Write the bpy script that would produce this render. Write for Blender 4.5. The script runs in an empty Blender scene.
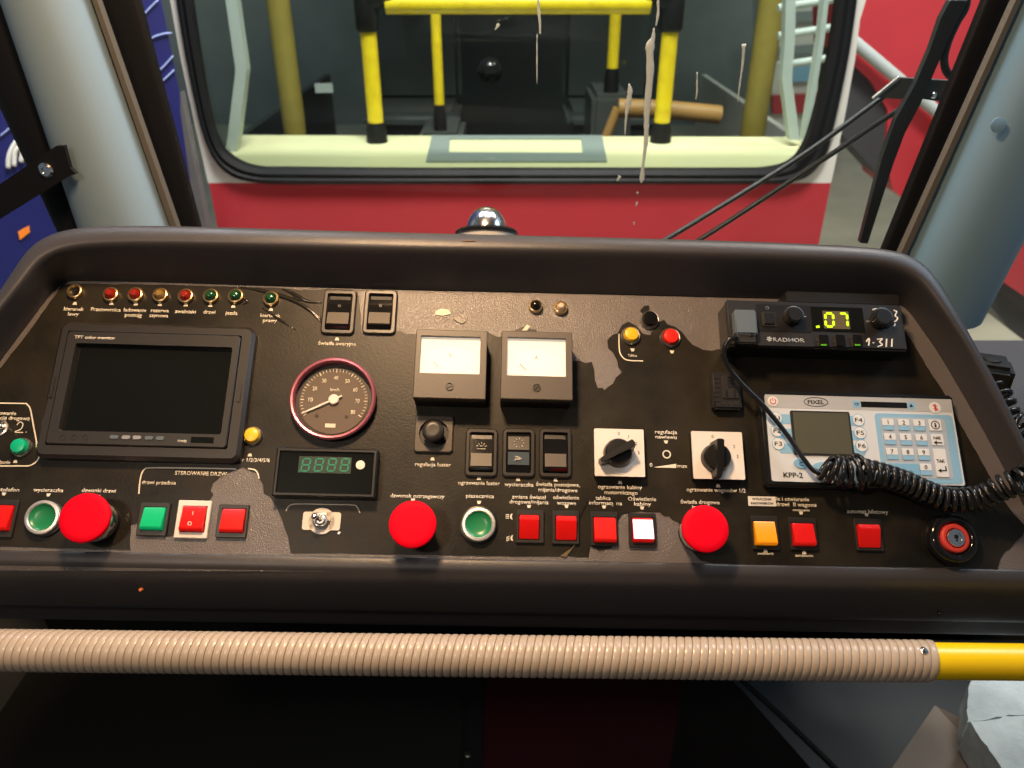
import bpy, bmesh, math, random
from mathutils import Vector, Matrix, noise
random.seed(7)
SC = bpy.context.scene
COL = SC.collection
PI = math.pi
R = math.radians

# ------------------------------------------------------------------ camera
F = 780.0                       # focal length in pixels of a 1024x768 frame
TH = R(29.4)                    # pitch below the horizon
CAM = Vector((0, 0, 1.30))
FWD = Vector((0, math.cos(TH), -math.sin(TH)))
UPV = Vector((0, math.sin(TH), math.cos(TH)))
RT = Vector((1, 0, 0))
cd = bpy.data.cameras.new('camera'); cam = bpy.data.objects.new('camera', cd); COL.objects.link(cam)
cd.sensor_fit = 'HORIZONTAL'; cd.sensor_width = 36; cd.lens = F * 36 / 1024
cd.dof.use_dof = True; cd.dof.focus_distance = 0.70; cd.dof.aperture_fstop = 8.0
cd.clip_start = 0.02; cd.clip_end = 100
cam.location = CAM; cam.rotation_euler = (PI / 2 - TH, 0, 0)
SC.camera = cam

# ------------------------------------------------------------------ world and light
w = bpy.data.worlds.new('hall_light'); SC.world = w; w.use_nodes = True
w.node_tree.nodes['Background'].inputs[0].default_value = (0.62, 0.76, 0.90, 1)
w.node_tree.nodes['Background'].inputs[1].default_value = 0.19
def area(name, loc, target, size, power, color, sy=None):
    l = bpy.data.lights.new(name, 'AREA'); l.energy = power; l.color = color; l.size = size
    if sy: l.shape = 'RECTANGLE'; l.size_y = sy
    o = bpy.data.objects.new(name, l); COL.objects.link(o); o.location = loc
    o.rotation_euler = (Vector(target) - Vector(loc)).to_track_quat('-Z', 'Y').to_euler()
    return o
area('lip_fill_light', (-0.55, -0.45, 1.95), (0.0, 0.45, 0.8), 0.12, 5.0, (1.0, 0.80, 0.62))  # added fill without a known fitting, brightens the front lip face
area('cab_lamp', (-0.12, 0.46, 1.66), (-0.12, 0.60, 0.9), 0.10, 9.0, (1.0, 0.64, 0.35))
area('side_window_light', (0.95, 0.80, 1.60), (0.30, 0.70, 0.95), 0.40, 2.6, (0.60, 0.80, 1.0))
area('hall_lamp', (0.2, 1.25, 3.7), (0.1, 2.2, 0.8), 0.9, 200.0, (1.0, 0.95, 0.90), 0.5)
area('hall_lamp_beyond', (1.9, 2.2, 4.2), (1.6, 3.4, 0.3), 1.0, 90.0, (1.0, 0.95, 0.88))
area('hall_lamp_side', (-1.0, 1.6, 3.4), (-2.0, 2.4, 0.4), 0.8, 45.0, (0.85, 0.92, 1.0))
area('saloon_lamp', (0.0, 2.75, 2.3), (0, 2.6, 0.4), 0.7, 2.8, (1.0, 0.98, 0.88), 0.3)
SC.view_settings.view_transform = 'Standard'; SC.view_settings.look = 'None'
SC.view_settings.gamma = 1; SC.view_settings.use_curve_mapping = False
SC.view_settings.exposure = 0.0

# ------------------------------------------------------------------ coordinates
def ray(px, py): return FWD + RT * ((px - 512) / F) + UPV * ((384 - py) / F)
def WY(px, py, Y):               # point on the upright plane y = Y
    r = ray(px, py); return CAM + r * (Y / r.y)
def WZ(px, py, Z):               # point on the level plane z = Z
    r = ray(px, py); return CAM + r * ((Z - CAM.z) / r.z)
def c2w(x, y, d): return RT * x + UPV * y + FWD * d
E2 = c2w(41, 2384, 780).normalized()
E1 = c2w(1, -0.026, 0.03); E1 = (E1 - E2 * E1.dot(E2)).normalized()
E3 = E1.cross(E2).normalized()   # out of the panel, towards the driver
PO = CAM + ray(512, 400) * 0.70
PM = Matrix((E1, E2, E3)).transposed().to_4x4(); PM.translation = PO
PR = PM.to_euler()
def PU(px, py, wv=0.0):          # panel coordinates of a place on the panel, wv above it
    r = ray(px, py); t = (PO + E3 * wv - CAM).dot(E3) / r.dot(E3)
    d = CAM + r * t - PO
    return Vector((d.dot(E1), d.dot(E2), wv))
def RECT(x0, y0, x1, y1, wv):
    a = PU(x0, (y0 + y1) / 2, wv); b = PU(x1, (y0 + y1) / 2, wv)
    c = PU((x0 + x1) / 2, y0, wv); d = PU((x0 + x1) / 2, y1, wv)
    return (a.x + b.x) / 2, (c.y + d.y) / 2, (b - a).length, (c - d).length
def PXS(px, py, wv=0.0): return (PU(px + 5, py, wv) - PU(px - 5, py, wv)).length / 10

# ------------------------------------------------------------------ materials
def mat(name, col, rough=0.5, metal=0.0, bump=0.0, bscale=300.0, var=0.0, vscale=20.0, col2=None,
        emit=None, estr=0.0, coat=0.0, trans=0.0, spec=0.5, bdist=0.001, detail=3.0):
    m = bpy.data.materials.new(name); m.use_nodes = True
    nt = m.node_tree; b = nt.nodes['Principled BSDF']
    b.inputs['Base Color'].default_value = (*col, 1); b.inputs['Roughness'].default_value = rough
    b.inputs['Metallic'].default_value = metal
    b.inputs['Coat Weight'].default_value = coat; b.inputs['Coat Roughness'].default_value = 0.1
    b.inputs['Specular IOR Level'].default_value = spec
    if trans: b.inputs['Transmission Weight'].default_value = trans
    tc = nt.nodes.new('ShaderNodeTexCoord')
    if var or col2:
        n = nt.nodes.new('ShaderNodeTexNoise'); n.inputs['Scale'].default_value = vscale
        n.inputs['Detail'].default_value = 6; n.inputs['Roughness'].default_value = 0.65
        nt.links.new(tc.outputs['Object'], n.inputs['Vector'])
        cr = nt.nodes.new('ShaderNodeValToRGB')
        c2 = col2 if col2 else tuple(max(0, c * (1 - var)) for c in col)
        cr.color_ramp.elements[0].position = 0.35; cr.color_ramp.elements[1].position = 0.68
        cr.color_ramp.elements[0].color = (*col, 1); cr.color_ramp.elements[1].color = (*c2, 1)
        nt.links.new(n.outputs['Fac'], cr.inputs['Fac']); nt.links.new(cr.outputs['Color'], b.inputs['Base Color'])
        mr = nt.nodes.new('ShaderNodeMapRange'); mr.inputs['To Min'].default_value = max(0, rough - 0.08); mr.inputs['To Max'].default_value = min(1, rough + 0.12)
        nt.links.new(n.outputs['Fac'], mr.inputs['Value']); nt.links.new(mr.outputs['Result'], b.inputs['Roughness'])
    if bump:
        n = nt.nodes.new('ShaderNodeTexNoise'); n.inputs['Scale'].default_value = bscale; n.inputs['Detail'].default_value = detail
        nt.links.new(tc.outputs['Object'], n.inputs['Vector'])
        bp = nt.nodes.new('ShaderNodeBump'); bp.inputs['Strength'].default_value = bump; bp.inputs['Distance'].default_value = bdist
        nt.links.new(n.outputs['Fac'], bp.inputs['Height']); nt.links.new(bp.outputs['Normal'], b.inputs['Normal'])
    if emit:
        b.inputs['Emission Color'].default_value = (*emit, 1); b.inputs['Emission Strength'].default_value = estr
    return m
def glass_mat(name, tint, refl=0.5):
    m = bpy.data.materials.new(name); m.use_nodes = True; nt = m.node_tree; nt.nodes.clear()
    o = nt.nodes.new('ShaderNodeOutputMaterial'); mx = nt.nodes.new('ShaderNodeMixShader')
    t = nt.nodes.new('ShaderNodeBsdfTransparent'); t.inputs[0].default_value = (*tint, 1)
    g = nt.nodes.new('ShaderNodeBsdfGlossy'); g.inputs['Roughness'].default_value = 0.03
    fr = nt.nodes.new('ShaderNodeFresnel'); fr.inputs['IOR'].default_value = 1.45
    mu = nt.nodes.new('ShaderNodeMath'); mu.operation = 'MULTIPLY'; mu.inputs[1].default_value = refl
    nt.links.new(fr.outputs[0], mu.inputs[0]); nt.links.new(mu.outputs[0], mx.inputs[0])
    nt.links.new(t.outputs[0], mx.inputs[1]); nt.links.new(g.outputs[0], mx.inputs[2]); nt.links.new(mx.outputs[0], o.inputs[0])
    return m
M = {}
M['housing'] = mat('grained_grey_plastic', (0.046, 0.044, 0.049), 0.36, bump=0.35, bscale=900, bdist=0.0006, var=0.12, vscale=9)
M['plate'] = mat('hammered_grey_plastic', (0.135, 0.122, 0.122), 0.32, spec=0.7, bump=0.9, bscale=900, bdist=0.0006, detail=1)
M['vinyl'] = mat('worn_black_vinyl', (0.005, 0.005, 0.004), 0.38, bump=0.35, bscale=520, bdist=0.0004, col2=(0.026, 0.021, 0.013), vscale=9, spec=0.28)
M['vinylshine'] = mat('creased_black_vinyl', (0.02, 0.018, 0.014), 0.16, bump=0.3, bscale=80)
M['ink'] = mat('cream_ink', (0.78, 0.72, 0.60), 0.6)
M['blk'] = mat('black_plastic', (0.007, 0.007, 0.007), 0.36)
M['blkgloss'] = mat('glossy_black', (0.008, 0.008, 0.009), 0.10)
M['rubber'] = mat('black_rubber', (0.005, 0.005, 0.006), 0.55, spec=0.25, bump=0.2, bscale=200)
M['dkgrey'] = mat('dark_grey_plastic', (0.022, 0.020, 0.019), 0.38, bump=0.15, bscale=700, bdist=0.0004)
M['radio'] = mat('radio_case_plastic', (0.013, 0.012, 0.012), 0.42, bump=0.2, bscale=600, bdist=0.0004)
M['meter'] = mat('meter_case_brown_grey', (0.072, 0.058, 0.046), 0.45, bump=0.1, bscale=600)
M['screenblk'] = mat('unlit_screen', (0.006, 0.007, 0.007), 0.12)
M['lcd'] = mat('grey_green_lcd', (0.085, 0.085, 0.060), 0.25)
M['brass'] = mat('worn_brass', (0.62, 0.46, 0.25), 0.28, 0.9)
M['chrome'] = mat('chrome', (0.72, 0.71, 0.70), 0.18, 1.0)
M['steel'] = mat('brushed_steel', (0.55, 0.54, 0.52), 0.35, 1.0)
M['brightsteel'] = mat('satin_chrome', (0.82, 0.78, 0.74), 0.42, 0.85)
M['pinkring'] = mat('anodised_pink_ring', (0.42, 0.13, 0.18), 0.30, 0.6)
M['dial'] = mat('brown_dial', (0.115, 0.085, 0.062), 0.6)
M['dialedge'] = mat('dark_dial_rim', (0.02, 0.018, 0.014), 0.5)
M['white'] = mat('white_paint', (0.80, 0.77, 0.72), 0.45)
M['plwhite'] = mat('white_plastic_plate', (0.78, 0.72, 0.66), 0.42)
M['meterglow'] = mat('backlit_meter_card', (0.9, 0.85, 0.75), 0.6, emit=(1.0, 0.92, 0.78), estr=0.42)
M['meterink'] = mat('faded_scale_ink', (0.10, 0.06, 0.03), 0.6, emit=(0.9, 0.6, 0.35), estr=0.55)
M['red'] = mat('red_plastic', (0.80, 0.001, 0.016), 0.6, spec=0.08)
M['redcap'] = mat('red_translucent_cap', (0.62, 0.006, 0.006), 0.30, spec=0.35, emit=(1, 0.02, 0.01), estr=0.10)  # faint emission put into the plastic to brighten the red
M['grncap'] = mat('green_translucent_cap', (0.0, 0.42, 0.16), 0.30, emit=(0, 0.8, 0.3), estr=0.08)  # green lifted by a little emission in the material
M['orcap'] = mat('orange_translucent_cap', (0.90, 0.30, 0.006), 0.30, emit=(1, 0.35, 0.0), estr=0.16)  # orange lifted by a little emission in the material
M['wcap'] = mat('lit_white_cap', (0.85, 0.80, 0.88), 0.3, emit=(0.9, 0.82, 1.0), estr=0.7)
M['grnbtn'] = mat('green_button', (0.012, 0.20, 0.075), 0.30)
M['grnbtn2'] = mat('bright_green_button', (0.0, 0.42, 0.22), 0.35)
M['yelbtn'] = mat('yellow_button', (0.85, 0.50, 0.02), 0.32)
M['redbtn'] = mat('red_button', (0.75, 0.02, 0.012), 0.28)
M['lensred'] = mat('dark_red_lens', (0.30, 0.018, 0.012), 0.12, coat=0.4)
M['lensgrn'] = mat('dark_green_lens', (0.008, 0.075, 0.035), 0.10, coat=0.4)
M['lensamb'] = mat('amber_lens', (0.26, 0.17, 0.05), 0.12, coat=0.4)
M['lensclear'] = mat('clear_lens', (0.62, 0.50, 0.38), 0.2)
M['seg'] = mat('green_segments', (0.0, 0.12, 0.06), 0.4, emit=(0.0, 0.42, 0.17), estr=0.26)
M['segback'] = mat('green_segment_backing', (0.001, 0.022, 0.012), 0.4)
M['led'] = mat('yellow_green_led', (0.3, 0.5, 0.0), 0.4, emit=(0.62, 1.0, 0.01), estr=1.1)
M['ledback'] = mat('olive_display_backing', (0.10, 0.075, 0.03), 0.4)
M['grnled'] = mat('green_led', (0.08, 0.35, 0.0), 0.4, emit=(0.3, 0.9, 0.0), estr=0.06)
M['plug'] = mat('blue_grey_plug', (0.085, 0.115, 0.14), 0.5)
M['face'] = mat('pale_keypad_face', (0.60, 0.64, 0.68), 0.42)
M['faceband'] = mat('grey_keypad_band', (0.42, 0.44, 0.46), 0.45)
M['kblue'] = mat('light_blue_print', (0.19, 0.42, 0.62), 0.45)
M['kblue2'] = mat('pale_blue_print', (0.24, 0.46, 0.65), 0.45)
M['keygrey'] = mat('grey_key_surround', (0.40, 0.46, 0.53), 0.45)
M['key'] = mat('white_key', (0.70, 0.72, 0.73), 0.45)
M['kink'] = mat('black_print', (0.02, 0.02, 0.02), 0.5)
M['kred'] = mat('red_print', (0.6, 0.05, 0.04), 0.5)
M['cord'] = mat('glossy_black_cord', (0.010, 0.011, 0.013), 0.22)
M['beige'] = mat('beige_corrugated_sleeve', (0.50, 0.42, 0.34), 0.26, var=0.12, vscale=30)
M['yel'] = mat('yellow_paint', (0.95, 0.66, 0.004), 0.28, var=0.06, vscale=8)
M['yelpole'] = mat('chipped_yellow_paint', (0.80, 0.60, 0.015), 0.35, col2=(0.66, 0.46, 0.012), vscale=26)
M['olive'] = mat('olive_yellow_paint', (0.24, 0.185, 0.035), 0.45, var=0.15)
M['pillar'] = mat('blue_grey_pillar_paint', (0.21, 0.29, 0.34), 0.5, bump=0.12, bscale=500, bdist=0.0005)
M['pillarR'] = mat('teal_grey_pillar_paint', (0.125, 0.21, 0.265), 0.5, bump=0.12, bscale=500, bdist=0.0005)
M['edgebrown'] = mat('brown_sealant', (0.10, 0.085, 0.065), 0.7, bump=0.4, bscale=200)
M['trred'] = mat('tram_red_paint', (0.50, 0.040, 0.050), 0.34, var=0.10, vscale=3)
M['trwhite'] = mat('tram_cream_paint', (0.74, 0.72, 0.66), 0.4, var=0.1, vscale=6)
M['cream'] = mat('cream_sill', (0.78, 0.74, 0.46), 0.45, var=0.06, vscale=4)
M['sillgrey'] = mat('grey_hatch_frame', (0.24, 0.28, 0.28), 0.5)
M['postgrey'] = mat('pale_grey_post', (0.42, 0.47, 0.46), 0.5)
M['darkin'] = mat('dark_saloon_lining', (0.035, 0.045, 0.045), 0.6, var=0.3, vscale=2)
M['floorin'] = mat('dark_saloon_floor', (0.060, 0.065, 0.062), 0.35, var=0.3, vscale=3)
M['orange'] = mat('orange_brown_seat_rail', (0.32, 0.17, 0.05), 0.5)
M['blue'] = mat('dark_blue_livery', (0.020, 0.022, 0.15), 0.35, var=0.3, vscale=2)
M['bluepale'] = mat('pale_blue_line', (0.28, 0.34, 0.62), 0.5)
M['hallfloor'] = mat('beige_hall_floor', (0.66, 0.60, 0.44), 0.6, var=0.25, vscale=1.5)
M['hallwall'] = mat('hall_wall', (0.30, 0.33, 0.32), 0.7, var=0.3, vscale=1)
M['blackmat'] = mat('black_floor_mat', (0.012, 0.013, 0.013), 0.7, bump=0.5, bscale=120)
M['maroon'] = mat('maroon_floor', (0.050, 0.004, 0.007), 0.55)
M['cabwall'] = mat('charcoal_cabinet', (0.009, 0.011, 0.013), 0.65)
M['foam'] = mat('torn_pale_foam', (0.52, 0.58, 0.58), 0.8, bump=0.8, bscale=60, bdist=0.003, var=0.3, vscale=18)
M['beigebox'] = mat('tan_board', (0.15, 0.115, 0.085), 0.6)
M['sap'] = mat('white_drip_residue', (0.40, 0.45, 0.43), 0.6, bump=0.8, bscale=300)
M['wiper'] = mat('dark_wiper_paint', (0.020, 0.024, 0.026), 0.35)
M['bracket'] = mat('grey_steel_bracket', (0.07, 0.075, 0.075), 0.4, 0.3)
M['skirt'] = mat('dark_skirt', (0.045, 0.045, 0.048), 0.6)
M['postdark'] = mat('dull_grey_post_paint', (0.13, 0.12, 0.125), 0.6, var=0.2)
M['orangem'] = mat('orange_marker', (0.85, 0.22, 0.02), 0.4, emit=(1, 0.25, 0.02), estr=0.25)
M['glass'] = glass_mat('windscreen_glass', (0.96, 0.985, 0.98), 0.35)
M['glass2'] = glass_mat('tram_window_glass', (0.88, 0.925, 0.885), 0.6)
M['gglass'] = glass_mat('gauge_glass', (0.96, 0.96, 0.96), 0.5)
M['tape'] = mat('black_tape', (0.008, 0.008, 0.008), 0.5)
M['fleck'] = mat('orange_fleck', (0.60, 0.16, 0.04), 0.6)
M['holebrown'] = mat('brown_plug', (0.10, 0.05, 0.03), 0.6)

# ------------------------------------------------------------------ mesh helpers
def mk(name, bm, m, parent=None, smooth=False, angle=35):
    me = bpy.data.meshes.new(name); bmesh.ops.recalc_face_normals(bm, faces=bm.faces[:])
    bm.to_mesh(me); bm.free()
    me.materials.append(M[m] if isinstance(m, str) else m)
    if smooth:
        for p in me.polygons: p.use_smooth = True
        if angle: me.set_sharp_from_angle(angle=R(angle))
    o = bpy.data.objects.new(name, me); COL.objects.link(o)
    if parent: o.parent = parent
    return o
def thing(name, label, cat, loc=(0, 0, 0), rot=(0, 0, 0), group=None):
    o = bpy.data.objects.new(name, None); COL.objects.link(o); o.empty_display_size = 0.02
    o.location = loc; o.rotation_euler = rot; o['label'] = label; o['category'] = cat
    if group: o['group'] = group
    return o
def tag(o, label, cat, group=None):
    o['label'] = label; o['category'] = cat
    if group: o['group'] = group
    return o
def structure(o, label=None):
    o['kind'] = 'structure'
    if label: o['label'] = label
    return o
def pthing(name, label, cat, px, py, group=None, wv=0.0):   # a thing standing on the control panel
    p = PU(px, py, wv)
    o = thing(name, label, cat, PM @ p, PR, group); o['_u'] = p.x; o['_v'] = p.y
    del o['_u'], o['_v']
    return o, p
def box(bm, c, s, bev=0.0, seg=2, rz=0.0, taper=1.0):
    b = bmesh.new(); bmesh.ops.create_cube(b, size=1)
    for v in b.verts:
        k = taper if v.co.z > 0 else 1.0
        v.co = Vector((v.co.x * s[0] * k, v.co.y * s[1] * k, v.co.z * s[2]))
    if bev: bmesh.ops.bevel(b, geom=b.edges[:] + b.verts[:], offset=bev, segments=seg, affect='EDGES', clamp_overlap=True)
    if rz: bmesh.ops.rotate(b, verts=b.verts, cent=(0, 0, 0), matrix=Matrix.Rotation(rz, 3, 'Z'))
    bmesh.ops.translate(b, verts=b.verts, vec=c); merge(bm, b)
def merge(bm, b):
    me = bpy.data.meshes.new('t'); b.to_mesh(me); b.free(); bm.from_mesh(me); bpy.data.meshes.remove(me)
def lathe(bm, c, prof, seg=40, close=True):     # prof: (r, z) from the bottom up, around z
    rings = []
    for r, z in prof:
        if r < 1e-7: rings.append([bm.verts.new((c[0], c[1], c[2] + z))])
        else: rings.append([bm.verts.new((c[0] + r * math.cos(2 * PI * i / seg), c[1] + r * math.sin(2 * PI * i / seg), c[2] + z)) for i in range(seg)])
    for a, b in zip(rings, rings[1:]):
        for i in range(seg):
            j = (i + 1) % seg
            if len(a) == 1 and len(b) == 1: continue
            if len(a) == 1: bm.faces.new((a[0], b[i], b[j]))
            elif len(b) == 1: bm.faces.new((a[i], a[j], b[0]))
            else: bm.faces.new((a[i], a[j], b[j], b[i]))
    if close:
        if len(rings[0]) > 2: bm.faces.new(rings[0])
        if len(rings[-1]) > 2: bm.faces.new(rings[-1])
def prism(bm, pts, z0, z1):                      # outline in xy, extruded in z
    a = [bm.verts.new((p[0], p[1], z0)) for p in pts]; b = [bm.verts.new((p[0], p[1], z1)) for p in pts]
    n = len(pts); bm.faces.new(a); bm.faces.new(b)
    for i in range(n): bm.faces.new((a[i], a[(i + 1) % n], b[(i + 1) % n], b[i]))
def slab(bm, pts, d):                            # 3-D outline given thickness by vector d
    a = [bm.verts.new(p) for p in pts]; b = [bm.verts.new(Vector(p) + Vector(d)) for p in pts]
    n = len(pts); bm.faces.new(a); bm.faces.new(b)
    for i in range(n): bm.faces.new((a[i], a[(i + 1) % n], b[(i + 1) % n], b[i]))
def rrect(w, h, r, seg=5, cx=0, cy=0):
    r = min(r, w / 2 - 1e-5, h / 2 - 1e-5); pts = []
    for k, (sx, sy) in enumerate(((1, 1), (-1, 1), (-1, -1), (1, -1))):
        for i in range(seg + 1):
            a = PI / 2 * (k + i / seg)
            pts.append((cx + sx * (w / 2 - r) + r * math.cos(a), cy + sy * (h / 2 - r) + r * math.sin(a)))
    return pts
def rframe(bm, w, h, r, wi, hi, ri, z0, z1, cx=0, cy=0, icx=None, icy=None, bev=0.0):  # frame with an opening
    icx = cx if icx is None else icx; icy = cy if icy is None else icy
    o = rrect(w, h, r, 5, cx, cy); i = rrect(wi, hi, ri, 5, icx, icy); n = len(o)
    ob = rrect(w - 2 * bev, h - 2 * bev, max(r - bev, 1e-4), 5, cx, cy) if bev else o
    R1 = [bm.verts.new((*p, z0)) for p in o]; R2 = [bm.verts.new((*p, z1 - bev)) for p in o]
    R3 = [bm.verts.new((*p, z1)) for p in ob] if bev else R2
    R4 = [bm.verts.new((*p, z1)) for p in i]; R5 = [bm.verts.new((*p, z0)) for p in i]
    seq = [R1, R2, R3, R4, R5, R1] if bev else [R1, R2, R4, R5, R1]
    for a, b in zip(seq, seq[1:]):
        for k in range(n): bm.faces.new((a[k], a[(k + 1) % n], b[(k + 1) % n], b[k]))
def tube(bm, pts, r, seg=10, cap=True, radii=None, closed=False):
    pts = [Vector(p) for p in pts]; n = len(pts); rings = []; prev = None
    for i, p in enumerate(pts):
        t = (pts[(i + 1) % n] - pts[i - 1]) if closed else (pts[min(i + 1, n - 1)] - pts[max(i - 1, 0)])
        t.normalize()
        if prev is None:
            a = Vector((0, 0, 1)) if abs(t.z) < 0.9 else Vector((1, 0, 0)); nrm = (a - t * a.dot(t)).normalized()
        else: nrm = (prev - t * prev.dot(t)).normalized()
        prev = nrm; bn = t.cross(nrm); rr = radii[i] if radii else r
        rings.append([bm.verts.new(p + (nrm * math.cos(2 * PI * k / seg) + bn * math.sin(2 * PI * k / seg)) * rr) for k in range(seg)])
    pr = list(zip(rings, rings[1:])) + ([(rings[-1], rings[0])] if closed else [])
    for a, b in pr:
        for k in range(seg): bm.faces.new((a[k], a[(k + 1) % seg], b[(k + 1) % seg], b[k]))
    if cap and not closed: bm.faces.new(rings[0]); bm.faces.new(rings[-1])
def smoothpath(pts, n=8):                        # Catmull-Rom
    pts = [Vector(p) for p in pts]; out = []
    P = [pts[0] * 2 - pts[1]] + pts + [pts[-1] * 2 - pts[-2]]
    for i in range(1, len(P) - 2):
        for k in range(n):
            t = k / n; a, b, c, d = P[i - 1:i + 3]
            out.append(0.5 * ((2 * b) + (c - a) * t + (2 * a - 5 * b + 4 * c - d) * t * t + (3 * b - a - 3 * c + d) * t ** 3))
    out.append(pts[-1]); return out
def bolt(bm, c, r=0.003, h=0.0015):              # slotted screw head
    lathe(bm, c, [(r, 0), (r, h * 0.6), (r * 0.7, h), (0, h)], 20)
def textmesh(s, width=None, capheight=0.005, bold=0.02, depth=0.0003):
    cu = bpy.data.curves.new('txt', 'FONT'); cu.body = s; cu.align_x = 'CENTER'; cu.size = 1.0
    cu.offset = bold; cu.extrude = 0.0; cu.resolution_u = 2
    ob = bpy.data.objects.new('txt', cu); COL.objects.link(ob)
    me = bpy.data.meshes.new_from_object(ob.evaluated_get(bpy.context.evaluated_depsgraph_get()))
    bpy.data.objects.remove(ob); bpy.data.curves.remove(cu)
    xs = [v.co.x for v in me.vertices]; sy = capheight / 0.70
    wdt = max(xs) - min(xs); mx = (max(xs) + min(xs)) / 2
    sx = (width / wdt) if width else sy
    for v in me.vertices: v.co = Vector(((v.co.x - mx) * sx, (v.co.y - 0.35) * sy, 0))
    bm = bmesh.new(); bm.from_mesh(me); bpy.data.meshes.remove(me)
    g = bmesh.ops.extrude_face_region(bm, geom=bm.faces[:])
    bmesh.ops.translate(bm, verts=[e for e in g['geom'] if isinstance(e, bmesh.types.BMVert)], vec=(0, 0, depth))
    return bm
bpy.context.view_layer.update()
def put_text(name, s, parent, c, width=None, cap=0.005, m='ink', bold=0.02, rz=0, depth=0.0003):
    bm = textmesh(s, width, cap, bold, depth)
    if rz: bmesh.ops.rotate(bm, verts=bm.verts, cent=(0, 0, 0), matrix=Matrix.Rotation(rz, 3, 'Z'))
    bmesh.ops.translate(bm, verts=bm.verts, vec=c)
    return mk(name, bm, m, parent)

# ------------------------------------------------------------------ control desk: housing
desk = thing('control_desk', 'grey plastic driver desk housing with raised rounded hood and torn black panel sheet', 'control desk', PO, PR)
S = [  # base px, crest px, outer px, height
 ((-150, 570), (-166, 566), (-182, 570), .010), ((-128, 540), (-146, 534), (-162, 536), .018), ((-62, 446), (-84, 430), (-100, 430), .036), ((0, 361), (-22, 338), (-38, 338), .043),
 ((28, 324), (2, 306), (-14, 306), .045), ((49, 296), (23, 281), (8, 273), .045), ((57, 286), (35, 264), (25, 249), .045), ((66, 281), (54, 251), (48, 234), .045),
 ((90, 281), (84, 245), (84, 227), .045), ((150, 282), (150, 243), (150, 226.5), .045), ((250, 285.5), (250, 245.5), (250, 229.5), .045), ((400, 290), (400, 250), (400, 234), .045),
 ((560, 293.5), (560, 252), (560, 238), .045), ((720, 297.5), (720, 255.5), (720, 242), .045), ((830, 300), (832, 260), (832, 246.5), .045), ((880, 301), (886, 263), (889, 250), .045),
 ((900, 303), (912, 273), (918, 258), .045), ((911, 313), (928, 287), (937, 272), .045), ((921, 328), (943, 309), (953, 298), .044), ((937, 350), (958, 331), (969, 328), .042), ((957, 384), (979, 366), (990, 367), .038),
 ((980, 424), (1002, 408), (1013, 412), .034), ((1007, 474), (1028, 462), (1038, 466), .028), ((1042, 540), (1060, 533), (1070, 538), .018), ((1060, 574), (1074, 570), (1084, 575), .010)]
bm = bmesh.new(); rows = []
for B, T, O, h in S:
    if O[1] < 260: O = (O[0], O[1] - 4.5); T = (T[0], T[1] - 1)
    b = PU(*B, 0); t = PU(*T, h); o = PU(*O, h - 0.003)
    out = (o - t); out.z = 0; out.normalize()
    row = [b + Vector((0, 0, -0.012)) - out * 0.0, b + Vector((0, 0, -0.0005)), b.lerp(t, 0.12), b.lerp(t, 0.75), b.lerp(t, 0.97),
           t.lerp(o, 0.18) + Vector((0, 0, 0.0015)), t.lerp(o, 0.8) + Vector((0, 0, 0.0015)), o + out * 0.003 - Vector((0, 0, 0.008)),
           Vector((o.x, o.y, 0)) + out * 0.006 - Vector((0, 0, 0.03)), Vector((o.x, o.y, 0)) + out * 0.006 - Vector((0, 0, 0.12))]
    rows.append([bm.verts.new(p) for p in row])
for a, b in zip(rows, rows[1:]):
    for k in range(len(a) - 1): bm.faces.new((a[k], a[k + 1], b[k + 1], b[k]))
hood = mk('hood', bm, 'housing', desk, True, 0)
md = hood.modifiers.new('s', 'SUBSURF'); md.levels = 2; md.render_levels = 3
# front lip: a profile swept from side to side
DN = Vector((0, E2.dot(Vector((0, 0, -1))), E3.dot(Vector((0, 0, -1))))); DN.normalize()
BK = Vector((0, E2.dot(Vector((0, 1, 0))), E3.dot(Vector((0, 1, 0))))); BK.normalize()
prof = [Vector((0, 0.004, -0.012)), Vector((0, 0.001, -0.0003)), Vector((0, -0.003, 0.0012)), Vector((0, -0.009, 0.0018)), Vector((0, -0.0135, -0.0005))]
p = prof[-1].copy()
prof += [p + DN * 0.010 - BK * 0.002, p + DN * 0.045 + BK * 0.004, p + DN * 0.056 + BK * 0.010, p + DN * 0.060 + BK * 0.020, p + DN * 0.064 + BK * 0.026, p + DN * 0.100 + BK * 0.034, p + DN * 0.106 + BK * 0.045, p + DN * 0.11 + BK * 0.30]
bm = bmesh.new(); rows = []
for x in (-170, -60, 60, 200, 350, 512, 660, 800, 930, 1040, 1090):
    b = PU(x, 549.5 + x * 0.0190, 0)
    rows.append([bm.verts.new(b + q) for q in prof])
for a, b in zip(rows, rows[1:]):
    for k in range(len(a) - 1): bm.faces.new((a[k], a[k + 1], b[k + 1], b[k]))
lip = mk('front_lip', bm, 'housing', desk, True, 0)
md = lip.modifiers.new('s', 'SUBSURF'); md.levels = 2; md.render_levels = 3
# back plate
pts = [PU(*s[0], 0) for s in S]
pts += [PU(x, 552 + x * 0.0190, 0) for x in (1060, 800, 512, 200, -150)]
bm = bmesh.new(); prism(bm, [(q.x, q.y) for q in pts], -0.006, -0.0003)
mk('back_plate', bm, 'plate', desk)
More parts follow.
